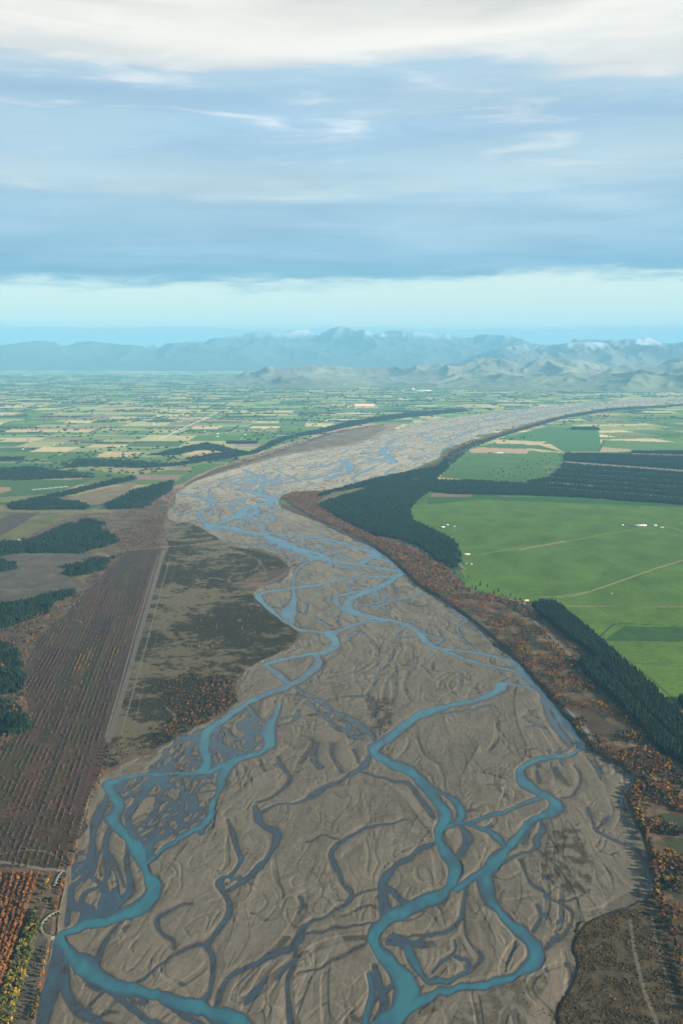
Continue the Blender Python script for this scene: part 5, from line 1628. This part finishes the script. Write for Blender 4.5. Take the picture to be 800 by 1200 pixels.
# ------------------------------------------------------------------ light, sky, air
SUN_EL, SUN_AZ = math.radians(19), math.radians(112)      # azimuth clockwise from the view direction
sv = (math.sin(SUN_AZ) * math.cos(SUN_EL), math.cos(SUN_AZ) * math.cos(SUN_EL), math.sin(SUN_EL))
from mathutils import Vector
sl = bpy.data.lights.new('sun', 'SUN')
sl.energy = 5.0
sl.angle = math.radians(.6)
sl.color = (1.0, .90, .76)
so = bpy.data.objects.new('sun', sl)
so.rotation_euler = Vector(sv).to_track_quat('Z', 'Y').to_euler()
so.location = (3000, 0, 4000)
col.objects.link(so)

w = bpy.data.worlds.new('World')
scene.world = w
w.use_nodes = True
N, L = w.node_tree.nodes, w.node_tree.links
for n_ in list(N):
    N.remove(n_)
out = N.new('ShaderNodeOutputWorld')
bg = N.new('ShaderNodeBackground')
sky = N.new('ShaderNodeTexSky')
sky.sky_type = 'NISHITA'
sky.sun_disc = False
sky.sun_elevation = SUN_EL
sky.sun_rotation = SUN_AZ
sky.altitude = 1000
sky.air_density = 1.0
sky.dust_density = 0.6
sky.ozone_density = 2.0
tc = N.new('ShaderNodeTexCoord')
sep = N.new('ShaderNodeSeparateXYZ')
L.new(tc.outputs['Generated'], sep.inputs[0])


def math_(op, a, b=None, c=None, clamp=False):
    m_ = N.new('ShaderNodeMath')
    m_.operation = op
    m_.use_clamp = clamp
    for i_, x_ in enumerate((a, b, c)):
        if x_ is None:
            continue
        if isinstance(x_, (int, float)):
            m_.inputs[i_].default_value = x_
        else:
            L.new(x_, m_.inputs[i_])
    return m_.outputs[0]


def ss_(a, b, x_):
    m_ = N.new('ShaderNodeMapRange')
    m_.interpolation_type = 'SMOOTHSTEP'
    m_.inputs['From Min'].default_value = a
    m_.inputs['From Max'].default_value = b
    L.new(x_, m_.inputs['Value'])
    return m_.outputs[0]


def mixrgb(f, a, b):
    m_ = N.new('ShaderNodeMix')
    m_.data_type = 'RGBA'
    if isinstance(f, (int, float)):
        m_.inputs[0].default_value = f
    else:
        L.new(f, m_.inputs[0])
    for i_, x_ in ((6, a), (7, b)):
        if isinstance(x_, tuple):
            m_.inputs[i_].default_value = (*x_, 1)
        else:
            L.new(x_, m_.inputs[i_])
    return m_.outputs[2]


def noise_(vec, scale, detail, rough, dist=0.0, w_=0.0):
    n_ = N.new('ShaderNodeTexNoise')
    n_.noise_dimensions = '4D'
    n_.inputs['Scale'].default_value = scale
    n_.inputs['Detail'].default_value = detail
    n_.inputs['Roughness'].default_value = rough
    n_.inputs['Distortion'].default_value = dist
    n_.inputs['W'].default_value = w_
    L.new(vec, n_.inputs['Vector'])
    return n_.outputs['Fac']


zc = math_('MAXIMUM', sep.outputs[2], 0.012)
px_ = math_('DIVIDE', sep.outputs[0], zc)
py_ = math_('DIVIDE', sep.outputs[1], zc)
el = math_('MULTIPLY', math_('ARCSINE', sep.outputs[2]), 57.2958)      # elevation in degrees
az = math_('MULTIPLY', math_('ARCTAN2', sep.outputs[0], sep.outputs[1]), 57.2958)
cmb = N.new('ShaderNodeCombineXYZ')
L.new(math_('MULTIPLY', px_, 0.55), cmb.inputs[0])
L.new(py_, cmb.inputs[1])
plane = cmb.outputs[0]
# stretched streaks, seen nearly edge-on
cmb2 = N.new('ShaderNodeCombineXYZ')
L.new(math_('MULTIPLY', az, 0.028), cmb2.inputs[0])
L.new(math_('MULTIPLY', el, 0.20), cmb2.inputs[1])
flat = cmb2.outputs[0]
n_big = noise_(flat, 1.6, 3, .5, .4, 2.3)
n_str = noise_(flat, 4.5, 6, .58, .6, 7.7)
n_pl = noise_(plane, .9, 6, .55, .5, 1.1)
# cloud sheet by elevation, broken by noise; darkened overhead, out of view, to cut ambient
ramp = N.new('ShaderNodeValToRGB')
cr = ramp.color_ramp
cr.interpolation = 'EASE'
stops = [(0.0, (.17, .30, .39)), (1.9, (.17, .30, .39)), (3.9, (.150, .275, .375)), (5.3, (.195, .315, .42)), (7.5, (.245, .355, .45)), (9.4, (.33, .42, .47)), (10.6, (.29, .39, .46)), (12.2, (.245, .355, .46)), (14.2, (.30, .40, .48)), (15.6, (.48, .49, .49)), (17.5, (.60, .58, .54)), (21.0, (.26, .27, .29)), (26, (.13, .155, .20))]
while len(cr.elements) < len(stops):
    cr.elements.new(.5)
for e_, (p_, c_) in zip(cr.elements, stops):
    e_.position = p_ / 26.0
    e_.color = (*[q_ * .84 for q_ in c_], 1)
wob = math_('MULTIPLY_ADD', math_('SUBTRACT', n_big, .5), 7.5, math_('MULTIPLY_ADD', math_('SUBTRACT', n_str, .5), 2.4, el))
L.new(math_('DIVIDE', wob, 26.0, clamp=True), ramp.inputs[0])
cloud = ramp.outputs[0]
bright = math_('MULTIPLY', ss_(.52, .74, n_str), ss_(5, 12, el))
cloud = mixrgb(math_('MULTIPLY', bright, .60), cloud, (.50, .495, .475))
dark = math_('MULTIPLY', ss_(.50, .36, n_str), .22)
dk = N.new('ShaderNodeVectorMath')
dk.operation = 'MULTIPLY'
L.new(cloud, dk.inputs[0])
dk.inputs[1].default_value = (.72, .82, .90)
cloud = mixrgb(dark, cloud, dk.outputs[0])
mod_pl = math_('MULTIPLY_ADD', n_pl, .5, .75)
cs = N.new('ShaderNodeVectorMath')
cs.operation = 'SCALE'
L.new(cloud, cs.inputs[0])
L.new(mod_pl, cs.inputs['Scale'])
cloud = cs.outputs[0]
# clear sky below the sheet: sky texture lifted by thin bright air
skys = N.new('ShaderNodeVectorMath')
skys.operation = 'SCALE'
skys.inputs['Scale'].default_value = 0.10
L.new(sky.outputs[0], skys.inputs[0])
clear = mixrgb(.88, skys.outputs[0], (.43, .485, .42))
# low bank of cloud hugging the ranges
bank_top = math_('MULTIPLY_ADD', math_('SUBTRACT', noise_(flat, 9, 4, .6, 0, 4.4), .5), .9, 1.35)
bank = ss_(-.12, .12, math_('SUBTRACT', bank_top, el))
clear = mixrgb(math_('MULTIPLY', bank, .75), clear, (.22, .37, .44))
edge_n = math_('MULTIPLY_ADD', math_('SUBTRACT', noise_(flat, 3.0, 3, .5, .3, 5.5), .5), 3.2, math_('MULTIPLY_ADD', math_('SUBTRACT', noise_(flat, 10, 6, .65, .5, 9.1), .5), 2.6, el))
cover = ss_(3.35, 4.45, edge_n)
final = mixrgb(cover, clear, cloud)
behind = ss_(0.15, -0.35, sep.outputs[1])  # unseen sky behind the camera, darkened to weaken ambient light
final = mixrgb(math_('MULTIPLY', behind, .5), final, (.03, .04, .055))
below = ss_(-0.5, -3.0, el)
final = mixrgb(below, final, (.10, .13, .15))
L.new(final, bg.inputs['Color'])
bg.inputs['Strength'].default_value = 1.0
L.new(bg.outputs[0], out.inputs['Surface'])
w.cycles.sampling_method = 'MANUAL'
w.cycles.sample_map_resolution = 512

vv, ff = box_geo(-60000, 60000, -4000, 92000, float(Z.min()) - 126.5, max(max(v_.co.z for v_ in bpy.data.objects[n_].data.vertices) for n_ in ('mountains', 'mountain_range')) + 20)
hm = bpy.data.materials.new('haze')
hm.use_nodes = True
hn, hl = hm.node_tree.nodes, hm.node_tree.links
for n_ in list(hn):
    hn.remove(n_)
ho = hn.new('ShaderNodeOutputMaterial')
pv = hn.new('ShaderNodeVolumePrincipled')
pv.inputs['Density'].default_value = 2.3e-5
pv.inputs['Color'].default_value = (.31, .71, 1.0, 1)
pv.inputs['Anisotropy'].default_value = 0.0
hl.new(pv.outputs[0], ho.inputs['Volume'])
tag(link('haze', mesh_np('haze', vv, [ff], hm)), kind='stuff')

# ------------------------------------------------------------------ camera and render settings
cd = bpy.data.cameras.new('camera')
cd.sensor_fit = 'VERTICAL'
cd.sensor_height = 36
cd.lens = 35
cd.clip_start = 5
cd.clip_end = 200000
co = bpy.data.objects.new('camera', cd)
co.location = (0, 0, CAM_H)
co.rotation_euler = (math.radians(90) - PITCH, 0, 0)
col.objects.link(co)
scene.camera = co
scene.view_settings.view_transform = 'Standard'
scene.view_settings.look = 'None'
scene.view_settings.gamma = 1
scene.view_settings.exposure = 1.0
cy = scene.cycles
cy.max_bounces = 4
cy.diffuse_bounces = 2
cy.glossy_bounces = 2
cy.volume_bounces = 2
cy.transparent_max_bounces = 4
cy.use_denoising = True
try:
    cy.denoiser = 'OPENIMAGEDENOISE'
except Exception:
    pass
cy.use_adaptive_sampling = True
cy.adaptive_threshold = 0.02
print('done')
